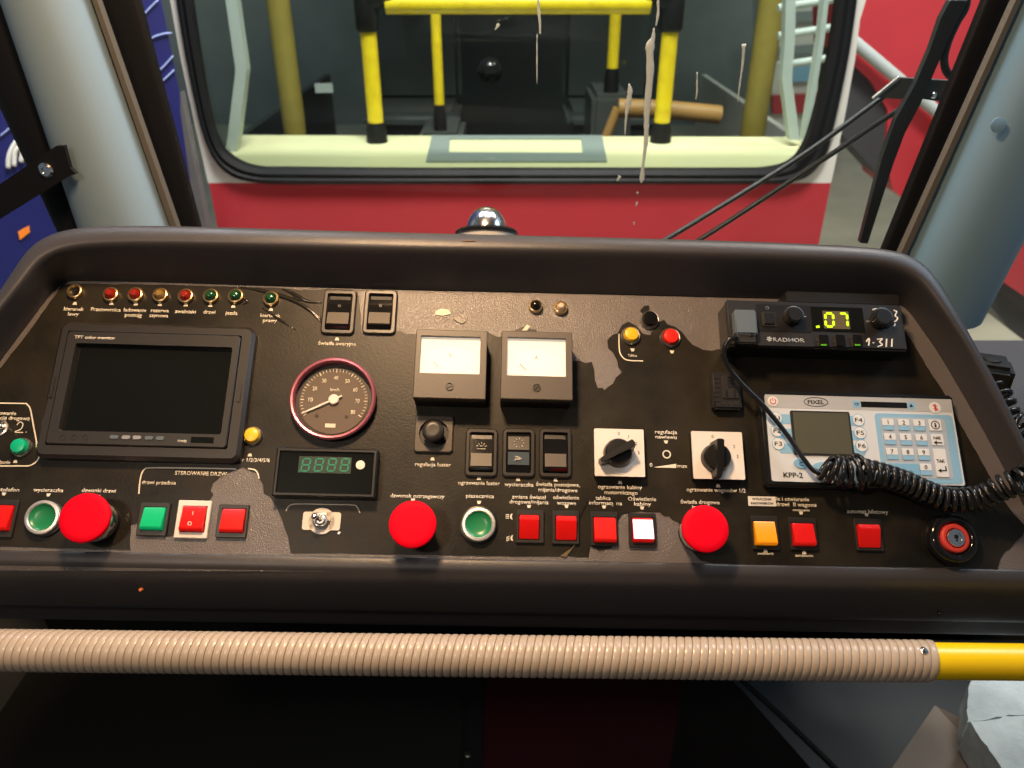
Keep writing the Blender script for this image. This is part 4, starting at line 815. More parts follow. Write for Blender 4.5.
# ------------------------------------------------------------------ handset cord (straight lead, tight coil, loose loops)
def PW(px, py, wv): return PM @ PU(px, py, wv)
cr = bmesh.new()
lead = smoothpath([PW(738, 337, .041), PW(729, 340, .040), PW(724, 350, .036), PW(728, 366, .030), PW(742, 384, .026), PW(762, 404, .024), PW(785, 432, .022), PW(803, 458, .022), PW(813, 470, .022), PW(822, 474, .022)], 8)
tube(cr, lead, .0021, 12)
cordroot = thing('coiled_cord', 'black coiled handset cord lying across the keypad terminal', 'cord', PW(822, 474, .0), PR)
inv = (Matrix.Translation(PW(822, 474, .0)) @ PM.to_3x3().to_4x4()).inverted()
cr.transform(inv); mk('straight_lead', cr, 'cord', cordroot, True, 0)
def coil(path, rad, turns, wire, phase=0.0, n=18):
    path = [Vector(q) for q in path]; d = [0]
    for a, b in zip(path, path[1:]): d.append(d[-1] + (b - a).length)
    N = int(turns * n); out = []; nrm = E3.copy(); j = 0
    for i in range(N + 1):
        s = d[-1] * i / N
        while j < len(d) - 2 and d[j + 1] < s: j += 1
        f = (s - d[j]) / max(1e-9, d[j + 1] - d[j]); pt = path[j].lerp(path[j + 1], min(1, f))
        t = (path[min(j + 2, len(path) - 1)] - path[max(j - 1, 0)]).normalized(); nrm = (nrm - t * nrm.dot(t)).normalized(); bn = t.cross(nrm)
        a = phase + 2 * PI * i / n; r = rad(i / N) if callable(rad) else rad
        out.append(pt + (nrm * math.cos(a) + bn * math.sin(a)) * r)
    return out
cpath = smoothpath([PW(824, 465, .026), PW(836, 471, .026), PW(850, 473, .026), PW(864, 471, .026), PW(884, 476, .024), PW(905, 483, .020), (PW(925, 492, .018)), PW(945, 499, .018), PW(962, 500, .020), PW(982, 497, .026), PW(1003, 487, .038), PW(1024, 480, .048), PW(1046, 470, .046)], 10)
def rad(f):
    if f < .12: return .0115
    if f < .17: return .0140
    if f > .80: return .0090 + .004 * (f - .8) / .2
    return .0090
bm = bmesh.new(); pts = coil(cpath, rad, 31, .002)
tube(bm, pts, .0022, 8); bm.transform(inv); mk('coil', bm, 'cord', cordroot, True, 0)

# black connector box and cord loops behind the right shoulder of the hood
bx = WY(988, 372, .72)
t = thing('connector_box', 'black plastic connector box behind the right shoulder of desk', 'box', bx - Vector((0.0, 0, .02)), (0, 0, 0))
bm = bmesh.new(); box(bm, (0, 0.0, .012), (.042, .04, .045), .006, 3, rz=R(-20)); mk('box_body', bm, 'blk', t, True, 40)
bm = bmesh.new(); tube(bm, [(0, 0, 0), (0, .09, -.03), (-.01, .19, .69 - bx.z + .02)], .006, 12); mk('mounting_arm', bm, 'blk', t)
bm = bmesh.new(); lathe(bm, (.0, -.0, .034), [(.009, 0), (.008, .002), (0, .003)], 20); mk('gland', bm, 'rubber', t, True)
pth = smoothpath([WY(997, 388, .66), WY(1003, 402, .645), WY(1010, 418, .63), WY(1022, 428, .62), WY(1032, 445, .61), WY(1036, 470, .60)], 8)
bm = bmesh.new(); tube(bm, coil(pth, .0095, 9, .002), .0023, 8)
tag(mk('cord_loops', bm, 'cord', None, True, 0), 'loose black cord loops hanging from the box at the right edge of desk', 'cord')

# ------------------------------------------------------------------ rail in front of the desk
r0 = c2w((-60 - 512) / F, (384 - 649.5) / F, 1) * .62 + CAM; r1 = c2w((930 - 512) / F, (384 - 661) / F, 1) * .62 + CAM
dr = (r1 - r0).normalized(); rl = thing('handrail', 'yellow handrail wrapped in ribbed beige sleeve in front of the desk', 'handrail', r1, dr.to_track_quat('X', 'Z').to_euler())
bpy.context.view_layer.update()
bm = bmesh.new(); L0 = -(r1 - r0).length; tube(bm, [(L0 - .1, 0, 0), (-.3, 0, 0), (.0, 0, 0), (.35, 0, 0)], .0142, 40); mk('tube', bm, 'yel', rl, True, 60)
bm = bmesh.new(); seg = 40; pitch = .0062; n = int((-L0 + .1) / pitch); rings = []; RO = .0162
for i in range(n + 1):
    for ph, rr in ((0.0, RO - .0016), (.07, RO - .0004), (.25, RO), (.5, RO + .0001), (.75, RO), (.93, RO - .0004)):
        ring = []
        for q in range(seg):
            x = -(i + ph) * pitch - (q / seg) * pitch * 1.0 + pitch * .5 + .0018 * math.cos(2 * PI * q / seg)
            ring.append(bm.verts.new((x, rr * math.cos(2 * PI * q / seg), rr * math.sin(2 * PI * q / seg))))
        rings.append(ring)
for A, B_ in zip(rings, rings[1:]):
    for q in range(seg - 1): bm.faces.new((A[q], A[q + 1], B_[q + 1], B_[q]))
for i in range(len(rings) - 7):
    A, B_, C_, D_ = rings[i], rings[i + 1], rings[i + 6], rings[i + 7]
    bm.faces.new((C_[0], D_[0], B_[seg - 1], A[seg - 1]))
sl = mk('ribbed_sleeve', bm, 'beige', rl, True, 30)
bm = bmesh.new(); box(bm, (0, 0, 0), (.001, .001, .001)); bm.free()
sp = rl.matrix_world.inverted() @ (c2w((926 - 512) / F, (384 - 648) / F, 1) * .606 + CAM)
sdir = Vector((0, sp.y, sp.z)).normalized(); base = Vector((sp.x, sdir.y * RO, sdir.z * RO))
bm = bmesh.new(); lathe(bm, (0, 0, 0), [(.0030, -.001), (.0030, .0006), (.0020, .0014), (0, .0016)], 20); bm.transform(Matrix.Translation(base) @ sdir.to_track_quat('Z', 'X').to_matrix().to_4x4()); sc = mk('screw', bm, 'chrome', rl, True)
bm = bmesh.new(); lathe(bm, (0, 0, .0016), [(.0009, -.0003), (.0009, .0003), (0, .0003)], 12); bm.transform(Matrix.Translation(base) @ sdir.to_track_quat('Z', 'X').to_matrix().to_4x4()); mk('screw_recess', bm, 'blk', sc)

# ------------------------------------------------------------------ dome on the ledge behind the hood
LZ = .955
ledge = bmesh.new(); box(ledge, (0.02, .905, LZ - .02), (.84, .17, .04), .005)
structure(mk('trim_1', ledge, 'housing', None, True, 40), 'ledge between desk and windscreen')
dp = WY(486.5, 237, .86)
t = thing('dome_gauge', 'small chrome dome with black ring on white base peeking over the hood', 'dome', (dp.x, dp.y, dp.z), (R(-29), 0, 0))
kd = (dp - CAM).dot(FWD) / F
hb = dp.z - LZ
bm = bmesh.new(); lathe(bm, (0, 0, 0), [(14 * kd, -.022), (20 * kd, -.016), (26 * kd, -.006), (29 * kd, .001), (27 * kd, .003), (0, .003)], 44); mk('base', bm, 'white', t, True)
bm = bmesh.new(); lathe(bm, (0, 0, 0), [(27 * kd, .001), (31 * kd, .002), (31.5 * kd, .005), (29 * kd, .0075), (20 * kd, .008)], 48, False); mk('ring', bm, 'blkgloss', t, True)
bm = bmesh.new(); lathe(bm, (0, 0, .006), [(20.5 * kd * math.cos(q * PI / 24), 25 * kd * math.sin(q * PI / 24)) for q in range(12)] + [(0, 25 * kd)], 44); mk('dome', bm, 'chrome', t, True)

# ------------------------------------------------------------------ cab shell: windscreen, pillars, seals
YW = 1.0
def strip(name, tl, tr, bl, br, Y, depth, m, ext=0.35, rnd=0.0, smooth=True):
    # a leaning post between four pixels of the plane y = Y, carried on below and above; section rounded towards the cab
    a, b = WY(*tl, Y), WY(*tr, Y); c, d = WY(*bl, Y), WY(*br, Y)
    up1 = (a - c) * ext; up2 = (b - d) * ext
    A, B_, C_, D_ = a + up1, b + up2, c - up1 * .9, d - up2 * .9
    bm = bmesh.new(); N = 18 if rnd else 1; rows = []
    for f in (0, 1):
        P0, P1 = (A, B_) if f == 0 else (C_, D_)
        row = []
        for i in range(N + 1):
            s = i / N; q = P0.lerp(P1, s); off = rnd * (max(0, 1 - (2 * s - 1) ** 2)) ** .5 if rnd else 0
            row.append(bm.verts.new(q + Vector((0, -off, 0))))
        row.append(bm.verts.new(P1 + Vector((0, depth, 0)))); row.append(bm.verts.new(P0 + Vector((0, depth, 0)))); rows.append(row)
    n = len(rows[0])
    for i in range(n): bm.faces.new((rows[0][i], rows[0][(i + 1) % n], rows[1][(i + 1) % n], rows[1][i]))
    bm.faces.new(rows[0]); bm.faces.new(rows[1])
    return mk(name, bm, m, None, True, 50)
structure(strip('trim_2', (8, 0), (92, 0), (84, 228), (173, 228), YW - .03, .05, 'pillar', rnd=.055), 'blue grey left windscreen pillar')
structure(strip('trim_3', (92, 0), (97, 0), (171, 228), (177, 228), YW - .040, .012, 'edgebrown'), 'brown sealant edge of the left pillar')
structure(strip('trim_4', (95, 0), (138, 0), (175, 228), (199, 228), YW - .012, .010, 'rubber', rnd=.003), 'black windscreen seal, left')
structure(strip('trim_5', (-50, 0), (8, 0), (56, 228), (88, 228), YW - .04, .05, 'rubber', rnd=.01), 'black side window frame, left')
structure(strip('trim_6', (985, 0), (1016, 0), (884, 249), (904, 249), YW - .012, .010, 'rubber', rnd=.003), 'black windscreen seal, right')
structure(strip('trim_7', (1016, 0), (1021, 0), (903, 249), (909, 249), YW - .040, .012, 'edgebrown'), 'brown sealant edge of the right pillar')
structure(strip('trim_8', (1021, 0), (1140, 0), (909, 249), (1012, 249), YW - .03, .05, 'pillarR', rnd=.055), 'teal grey right windscreen pillar')
structure(strip('trim_9', (1140, 0), (1148, 0), (1012, 249), (1018, 249), YW - .035, .05, 'rubber'), 'black side window seal, right')
cp = WY(998, 125, YW - .0805); bm = bmesh.new(); lathe(bm, (0, 0, 0), [(.0085, 0), (.0085, .0015), (0, .003)], 24); bm.transform(Matrix.Translation(cp) @ Matrix.Rotation(R(80), 4, 'X'))
tag(mk('screw_cap', bm, 'pillarR', None, True), 'round teal screw cap on the right windscreen pillar', 'screw cap')
# glass
bm = bmesh.new(); q = [WY(60, -120, YW), WY(1060, -120, YW), WY(905, 330, YW), WY(160, 330, YW)]; slab(bm, q, (0, .005, 0)); structure(mk('window_1', bm, 'glass'), 'windscreen glass')
bm = bmesh.new(); q = [WY(-160, -120, YW - .02), WY(10, -120, YW - .02), WY(80, 330, YW - .02), WY(-160, 330, YW - .02)]; slab(bm, q, (0, .004, 0)); structure(mk('window_2', bm, 'glass'), 'left side window glass')
bm = bmesh.new(); q = [WY(1140, -60, YW - .02), WY(1200, -60, YW - .02), WY(1200, 520, YW - .02), WY(940, 520, YW - .02), WY(968, 340, YW - .02)]; slab(bm, q, (0, .004, 0)); structure(mk('window_3', bm, 'glass'), 'right side window glass')
# drips on the windscreen
for j, pts in enumerate(([(538, -2, .8), (539, 14, 1.3), (540, 24, 1.0), (540, 34, .8)], [(537, 34, .4), (537, 60, .6), (537, 84, .3)], [(629, 84, .8), (630, 92, 2.2), (628, 105, 2.2), (626, 118, .9), (625, 135, .5)], [(654, 28, .5), (653, 38, 2.0), (650, 48, 3.6), (650, 75, 3.2), (647, 110, 2.6), (646, 140, 2.0), (643, 165, 1.2), (642, 178, 2.4), (641, 183, .6)],
                          [(744, 44, 1.8), (743, 60, 1.0), (741, 76, .8), (739, 90, .7), (738, 102, .4)], [(697, 72, .5), (697, 90, .8), (696, 100, .4)], [(638, 192, 1.1), (637, 194, .7)], [(637, 202, 1.0), (636, 206, .6)], [(634, 222, .9), (634, 225, .6)], [(658, -4, .9), (658, 14, 1.2), (656, 26, .6)], [(499, 24, 1.5), (495, 30, .4)], [(620, 176, 1.6), (617, 181, .6)])):
    path = smoothpath([WY(x, y, YW - .0005) for x, y, r in pts], 6); rr = []
    for i in range(len(path)):
        f = i / (len(path) - 1) * (len(pts) - 1); a = int(min(f, len(pts) - 2)); r_ = pts[a][2] + (pts[a + 1][2] - pts[a][2]) * (f - a); rr.append(r_ * .0014 * (1 + random.uniform(-.15, .15)))
    bm = bmesh.new(); tube(bm, path, .001, 8, radii=rr)
    for vv in bm.verts: vv.co.y = YW - .0005 + (vv.co.y - (YW - .0005)) * .25
    nm = 'long white drip of residue in the middle of the windscreen' if j == 3 else ['thin white drip at the top of the windscreen', 'faint thin drip below the top drip', 'short bubbly white drip left of the long one', '', 'thin squiggly drip over the yellow column', 'faint short drip right of the long one', 'tiny white speck above the red panel', 'tiny white speck, middle of three on the red panel', 'tiny white speck, lowest of three on the red panel', 'white streak beside the right black pole joint', 'small chip near the centre of the windscreen', 'white residue spot on the far window gasket'][j]
    tag(mk('dried_drip', bm, 'sap', None, True, 0), nm, 'drip', 'dried drips on the windscreen')

# left bracket across the side window
t = thing('window_bracket', 'flat black metal bracket with one screw across the left side window', 'bracket', WY(40, 185, YW - .10))
o = t.location.copy(); bm = bmesh.new(); q = [WY(-60, 216, YW - .10), WY(-60, 248, YW - .10), WY(0, 219, YW - .10), WY(69, 176, YW - .10), WY(76, 174, YW - .10), WY(70, 168, YW - .10), WY(64, 146, YW - .10), WY(56, 146, YW - .10), WY(0, 184, YW - .10)]
slab(bm, [x - o for x in q], (0, .006, 0)); mk('bar', bm, 'rubber', t)
bm = bmesh.new(); q = WY(46.5, 170, YW - .10) - o; lathe(bm, (0, 0, 0), [(.0085, 0), (.0085, .002), (.006, .004), (.004, .004), (.0035, .002), (0, .002)], 24); bm.transform(Matrix.Translation(q) @ Matrix.Rotation(R(90), 4, 'X')); mk('screw', bm, 'chrome', t, True)

# ------------------------------------------------------------------ wiper outside the windscreen
YO = YW + .06
t = thing('windscreen_wiper', 'dark windscreen wiper arm with twin link rods and steel bracket at upper right', 'wiper', WY(905, 95, YO)); o = t.location.copy()
def wtube(nm, pts, rad_, m, Y=YO, flat=1.0, n=6):
    bm = bmesh.new(); tube(bm, smoothpath([WY(x, y, Y + (z[0] if z else 0)) - o for x, y, *z in pts], n), rad_, 12); return mk(nm, bm, m, t, True, 0)
def wbar(nm, pts, m, Y, dep=.006):
    bm = bmesh.new(); slab(bm, [WY(x, y, Y) - o for x, y in pts], (0, dep, 0)); bmesh.ops.bevel(bm, geom=bm.edges[:], offset=.0008, segments=1, affect='EDGES', clamp_overlap=True); return mk(nm, bm, m, t)
wtube('link_rod', [(655, 246), (700, 219), (800, 157), (872, 105), (902, 84)], .0036, 'wiper'); wtube('link_rod', [(690, 246), (740, 214), (830, 155), (880, 122), (912, 102)], .0036, 'wiper')
wbar('bracket_plate', [(899, 77), (949, 80), (942, 102), (922, 99), (895, 99), (880, 97), (873, 99)], 'bracket', YO - .012, .004)
wbar('bracket_edge', [(899, 76), (901, 79), (874, 100), (872, 98)], 'steel', YO - .018, .004)
wbar('main_arm', [(950, 0), (968, 0), (945, 48), (920, 105), (905, 133), (893, 165), (868, 244), (860, 243), (882, 158), (896, 118), (915, 85), (930, 50), (941, 18)], 'wiper', YO - .030, .010)
wtube('hose', [(968, -30), (966, 5), (957, 22), (948, 42), (944, 60), (947, 72), (956, 79), (966, 77), (974, 68), (982, 50), (996, 10)], .0048, 'wiper', YO - .02)
for x, y in ((933, 95), (914, 93)):
    bm = bmesh.new(); lathe(bm, (0, 0, 0), [(.004, 0), (.004, .003), (.0025, .005), (0, .005)], 16); bm.transform(Matrix.Translation(WY(x, y, YO - .017) - o) @ Matrix.Rotation(R(90), 4, 'X')); mk('screw', bm, 'chrome', t, True)

# ------------------------------------------------------------------ facing tram
YT = 2.2
tram = thing('facing_tram', 'red and cream tram end facing the cab, with black edged window', 'tram', (0, YT, -.4)); o = tram.location.copy()
def catm(pts, n=5): return smoothpath([Vector((x, y, 0)) for x, y in pts], n)
outer = [(168, -60), (176, 0), (186, 60), (200, 125), (212, 156), (228, 174), (252, 182), (290, 184), (400, 184), (520, 184), (640, 184), (750, 184), (785, 183), (808, 176), (824, 158), (833, 130), (848, 60), (857, 0), (864, -60)]
inner = [(182, -60), (190, 0), (199, 60), (209, 115), (219, 145), (234, 160), (256, 168), (290, 169), (400, 170), (520, 170), (640, 170), (740, 170), (768, 169), (790, 163), (804, 148), (814, 120), (829, 60), (838, 0), (845, -60)]
edge = [(160, -60), (170, 0), (181, 60), (196, 130), (202, 156), (208, 183), (255, 183), (400, 183), (520, 183), (640, 183), (740, 183), (790, 183), (831, 183), (835, 165), (846, 110), (855, 60), (860, 20), (866, 0), (872, -60)]
def band(nm, A, B_, Y0, dep, m, parent=tram, n=6, rnd=0):
    a = catm(A, n) if A is not edge else [Vector((*p, 0)).lerp(Vector((*q, 0)), i / n) for p, q in zip(A, A[1:]) for i in range(n)] + [Vector((*A[-1], 0))]; b = catm(B_, n); bm = bmesh.new(); k = min(len(a), len(b)); rows = []
    for i in range(k):
        P0 = WY(a[i].x, a[i].y, Y0) - o; P1 = WY(b[i].x, b[i].y, Y0) - o
        r_ = [P0 + Vector((0, dep, 0)), P0]
        if rnd: r_ += [P0.lerp(P1, .3) - Vector((0, rnd, 0)), P0.lerp(P1, .45) - Vector((0, rnd * .4, 0)), P0.lerp(P1, .7) - Vector((0, rnd, 0))]
        r_ += [P1, P1 + Vector((0, dep, 0))]; rows.append([bm.verts.new(q) for q in r_])
    for A_, B2 in zip(rows, rows[1:]):
        for j in range(len(A_) - 1): bm.faces.new((A_[j], A_[j + 1], B2[j + 1], B2[j]))
        bm.faces.new((A_[-1], A_[0], B2[0], B2[-1]))
    return mk(nm, bm, m, parent, True, 40)
band('cream_surround', edge, [(x, y) for x, y in outer], YT, .03, 'trwhite')
band('window_gasket', outer, inner, YT - .012, .03, 'rubber', rnd=.008)
bm = bmesh.new(); slab(bm, [WY(209, 183, YT) - o, WY(831, 183, YT) - o, Vector(((WY(831, 183, YT)).x, 0, 0)), Vector(((WY(209, 183, YT)).x, 0, 0))], (0, .04, 0))
for vv in bm.verts: vv.co.y = max(vv.co.y, 0)
mk('red_body_panel', bm, 'trred', tram)
bm = bmesh.new(); slab(bm, [WY(x, y, YT + .012) - o for x, y in ((184, -60), (192, 0), (214, 130), (240, 165), (300, 172), (740, 172), (790, 165), (815, 120), (836, 0), (843, -60))], (0, .005, 0)); mk('window_glass', bm, 'glass2', tram)
XL, XR = WY(209, 183, YT).x, WY(831, 183, YT).x
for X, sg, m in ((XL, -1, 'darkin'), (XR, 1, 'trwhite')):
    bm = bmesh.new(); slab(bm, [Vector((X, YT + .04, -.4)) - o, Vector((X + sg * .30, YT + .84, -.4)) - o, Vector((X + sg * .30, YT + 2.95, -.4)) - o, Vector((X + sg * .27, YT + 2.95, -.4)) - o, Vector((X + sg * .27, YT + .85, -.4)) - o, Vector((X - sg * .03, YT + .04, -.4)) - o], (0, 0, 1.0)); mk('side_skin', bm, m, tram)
bm = bmesh.new(); box(bm, Vector(((XL + XR) / 2, YT + 1.5, 2.6)) - o, (XR - XL + .1, 3.0, .05)); mk('roof', bm, 'trwhite', tram)
bm = bmesh.new(); box(bm, Vector(((XL + XR) / 2, YT + 1.6, .18)) - o, (XR - XL - .1, 2.8, .04)); mk('saloon_floor', bm, 'floorin', tram)
bm = bmesh.new(); box(bm, Vector(((XL + XR) / 2, YT + 2.95, 1.4)) - o, (XR - XL, .05, 2.4)); mk('far_partition', bm, 'darkin', tram)
# sill
ZS = WY(500, 168, YT + .05).z
sb = WZ(500, 135, ZS); bm = bmesh.new()
ys0, ys1 = YT + .045, sb.y
slab(bm, [WZ(236, 135, ZS) - o, WZ(797, 137, ZS) - o, Vector((WZ(815, 160, ZS).x, ys0, ZS)) - o, Vector((WZ(226, 160, ZS).x, ys0, ZS)) - o], (0, 0, -.04)); mk('cream_sill', bm, 'cream', tram)
ht = [WZ(432, 137, ZS), WZ(602, 137, ZS), WZ(607, 163, ZS), WZ(426, 163, ZS)]; hi_ = [WZ(450, 140, ZS), WZ(581, 140, ZS), WZ(583, 154.5, ZS), WZ(449, 154, ZS)]
bm = bmesh.new(); A = [bm.verts.new(q - o + Vector((0, 0, .001))) for q in ht]; B_ = [bm.verts.new(q - o + Vector((0, 0, .006))) for q in ht]; C_ = [bm.verts.new(q - o + Vector((0, 0, .006))) for q in hi_]; D_ = [bm.verts.new(q - o + Vector((0, 0, .001))) for q in hi_]
for P_, Q_ in ((A, B_), (B_, C_), (C_, D_), (D_, A)):
    for i in range(4): bm.faces.new((P_[i], P_[(i + 1) % 4], Q_[(i + 1) % 4], Q_[i]))
mk('hatch_frame', bm, 'sillgrey', tram)
def sgrab(nm, pts, Y, r, m, parent=tram, n=1):
    bm = bmesh.new(); tube(bm, [WY(x, y, Y) - o for x, y in pts], r, 20); return mk(nm, bm, m, parent, True, 60)
def upright(nm, px, py, Y, r, m, ztop, zbot, parent=tram, base=None):
    q = WY(px, py, Y); bm = bmesh.new(); tube(bm, [Vector((q.x, Y, zbot)) - o, Vector((q.x, Y, (ztop + zbot) / 2)) - o, Vector((q.x, Y, ztop)) - o], r, 20); pl = mk(nm, bm, m, parent, True, 60)
    if base:
        bm = bmesh.new(); lathe(bm, Vector((q.x, Y, zbot)) - o, [(r * 1.35, 0), (r * 1.35, base * .5), (r * 1.1, base)], 22); mk('rubber_foot', bm, 'rubber', pl, True, 60)
    return pl
yp = WZ(377, 142, ZS).y
zj = WY(372, 28, yp).z
for px_, jx in ((377, 372), (660.5, 668)):
    upright('yellow_pole', px_, 138, yp, .025, 'yelpole', zj + .04, ZS, base=.062)
    q = WY(px_, 138, yp); bm = bmesh.new(); lathe(bm, Vector((q.x, yp, zj)) - o, [(.030, -.01), (.036, 0), (.036, .09), (.030, .11)], 24)
    s = 1 if px_ < 500 else -1; tube(bm, [Vector((q.x, yp, zj + .075)) - o, Vector((q.x + s * .085, yp, zj + .11)) - o], .036, 20); mk('black_joint', bm, 'rubber', tram, True, 60)
    upright('yellow_pole', px_ - 2 * s, 0, yp, .025, 'yelpole', 2.5, zj + .08)
bm = bmesh.new(); a = WY(386, 4, yp); b = WY(650, 4, yp); tube(bm, [a - o, (a + b) / 2 - o, b - o], .028, 24); mk('yellow_crossbar', bm, 'yelpole', tram, True, 60)
Z0 = .2
for x, y in ((440.5, 130), (611, 92)):
    Yp = WZ(x, y, Z0).y if False else (2.95 if x < 500 else 3.3); zb = WY(x, y, Yp).z
    upright('yellow_pole', x, y, Yp, .018 if x < 500 else .022, 'yelpole', 2.5, zb, base=.09)
    q = WY(x, y, Yp); bm = bmesh.new(); box(bm, Vector((q.x, Yp + .1, (zb + Z0) / 2)) - o, (.16, .35, zb - Z0), .02); mk('seat_plinth', bm, 'floorin', tram, True, 40)
for x0, x1, m in ((274, 297, 'olive'), (751, 776, 'olive')):
    Yp = 2.9; q0, q1 = WY(x0, 60, Yp), WY(x1, 60, Yp); bm = bmesh.new(); lathe(bm, Vector(((q0.x + q1.x) / 2, Yp, .2)) - o, [((q1.x - q0.x) / 2, 0), ((q1.x - q0.x) / 2, 2.3)], 24); mk('door_column', bm, m, tram, True, 60)
# seat rails and dark shapes within
sgrab('seat_rail', [(618, 108), (668, 110), (720, 115)], 2.95, .033, 'orange'); sgrab('seat_rail', [(618, 108), (611, 125), (605, 140)], 2.95, .018, 'orange')
bm = bmesh.new(); q = WY(490, 70, 3.2); bmesh.ops.create_uvsphere(bm, u_segments=20, v_segments=12, radius=.05, matrix=Matrix.Translation(q - o)); mk('round_fitting', bm, 'blkgloss', tram, True, 0)
bm = bmesh.new(); q = WY(372, 92, 3.3) ; q2 = WY(324, 88, 3.3); box(bm, q2 - o, (.07, .01, .035)); mk('small_label', bm, 'postgrey', tram)
for dx in (-.45, .45):     # two seats in shade
    bm = bmesh.new(); box(bm, Vector((dx, 3.75, .62)) - o, (.42, .42, .08), .03, 3); st = mk('seat_cushion', bm, 'darkin', tram, True, 40)
    bm = bmesh.new(); box(bm, Vector((dx, 3.97, .95)) - o, (.42, .07, .62), .03, 3); mk('seat_back', bm, 'darkin', tram, True, 40)
# side walls of the facing tram: posts and windows
def sidepost(nm, pts, Y, wpx, m):
    bm = bmesh.new(); L = [WY(x - wpx / 2, y, Y) - o for x, y in pts]; Rr = [WY(x + wpx / 2, y, Y) - o for x, y in reversed(pts)]; slab(bm, L + Rr, (0, .04, 0)); return mk(nm, bm, m, tram)
sidepost('window_post', [(226, -50), (231, 0), (241, 70), (233, 138), (226, 175)], YT + .25, 11, 'postgrey')
sidepost('window_post', [(792, -50), (790, 40), (787, 80), (795, 140)], YT + .32, 10, 'postgrey'); sidepost('window_post', [(832, -50), (822, 40), (806, 140)], YT + .25, 5, 'postgrey')
for i, y in enumerate((8, 36, 66)):
    sgrab('window_rail', [(778, y), (810, y - 5), (842, y - 10)], YT + .5, .012, 'postgrey')

# ------------------------------------------------------------------ hall around
bm = bmesh.new(); box(bm, (0, 4.5, -.45), (14, 9, .1)); structure(mk('floor', bm, 'hallfloor'), 'hall floor')
bm = bmesh.new(); box(bm, (0, 8.8, 2), (14, .1, 5)); structure(mk('wall_back', bm, 'hallwall'), 'hall back wall')
# blue vehicle to the left
bt = thing('blue_vehicle', 'dark blue vehicle side with white logo seen through left side window', 'vehicle', (-1.3, 2.2, -.4)); o2 = bt.location.copy()
bm = bmesh.new()
YB = 1.75
q = [Vector((WY(-260, 0, YB).x, YB, 2.6)), Vector((XL + .008, 2.10, 2.6)), Vector((XL + .008, 2.10, -.3)), Vector((WY(-260, 0, YB).x, YB, -.3))]
slab(bm, [x - o2 for x in q], (-.04, .08, 0)); mk('body_side', bm, 'blue', bt)
def onblue(px, py, off=.004):
    n = (q[1] - q[0]).cross(q[3] - q[0]).normalized(); r = ray(px, py)
    if n.dot(r) > 0: n = -n
    tt = (q[0] + n * off - CAM).dot(n) / r.dot(n); return CAM + r * tt, n
def bluepatch(nm, pts, m, th=.003):
    P_ = [onblue(*x)[0] for x in pts]; n = onblue(0, 0)[1]; bm = bmesh.new(); slab(bm, [x - o2 for x in P_], -n * th); return mk(nm, bm, m, bt)
def bluetube(nm, pts, r_, m):
    bm = bmesh.new(); tube(bm, smoothpath([onblue(*x)[0] - o2 for x in pts], 6), r_, 8); return mk(nm, bm, m, bt, True, 0)
bluetube('logo_arc', [(8, 168), (9, 156), (14, 145), (20, 138), (27, 137)], .0055, 'white'); 
for pts in ([(14, 166), (15, 152), (20, 147), (22, 152), (21, 162)], [(22, 151), (27, 147), (29, 152), (28, 158)], [(31, 148), (34, 150), (31, 155), (35, 154)]): bluetube('logo_letter', pts, .0055, 'white')
bluepatch('orange_marker', [(18, 232), (29, 226), (30, 232), (20, 240)], 'orangem')
for pts in ([(0, 136), (10, 128), (19, 121)], [(143, 47), (152, 38), (163, 34), (172, 33)], [(155, 74), (164, 66), (173, 56)], [(160, 83), (168, 76), (174, 70)], [(138, 22), (148, 10), (158, 0)]): bluetube('panel_line', pts, .002, 'bluepale')
# grey post left of the facing tram
bm = bmesh.new(); q_ = [Vector((WY(182, 120, 2.0).x, 2.0, WY(180, 112, 2.0).z)), Vector((XL + .050, 2.0, WY(180, 92, 2.0).z)), Vector((XL + .050, 2.0, -.4)), Vector((WY(172, 228, 2.0).x, 2.0, -.4))]
slab(bm, q_, (0, .03, 0)); tag(mk('grey_post', bm, 'postdark'), 'grey post between blue vehicle and facing red tram', 'post')
# red vehicle to the right
rv = thing('red_vehicle', 'red vehicle with chrome rail behind the wiper at upper right', 'vehicle', (1.6, 3.0, -.4)); o3 = rv.location.copy()
def rpoly(nm, pts, Y, m, dep=.08):
    bm = bmesh.new(); slab(bm, [WY(x, y, Y) - o3 for x, y in pts], (0, dep, 0)); return mk(nm, bm, m, rv)
rpoly('red_side', [(840, -80), (1120, -80), (1060, 60), (905, 200), (893, 190), (886, 160), (888, 110), (870, 80), (842, 55)], 3.0, 'trred', .3)
rpoly('dark_skirt', [(835, 50), (872, 82), (888, 108), (889, 160), (893, 185), (880, 176), (858, 152), (838, 130)], 3.02, 'skirt', .2)
bm = bmesh.new(); tube(bm, [WY(840, 30, 2.95) - o3, WY(896, 77, 2.95) - o3, WY(960, 132, 2.95) - o3], .021, 16); mk('chrome_rail', bm, 'postgrey', rv, True, 60)
rpoly('red_side', [(1000, 280), (1060, 150), (1200, 150), (1200, 330), (1024, 296)], 2.4, 'trred', .2)
rpoly('dark_skirt', [(998, 272), (1060, 310), (1130, 420), (1010, 330), (985, 300)], 2.45, 'skirt', .2)

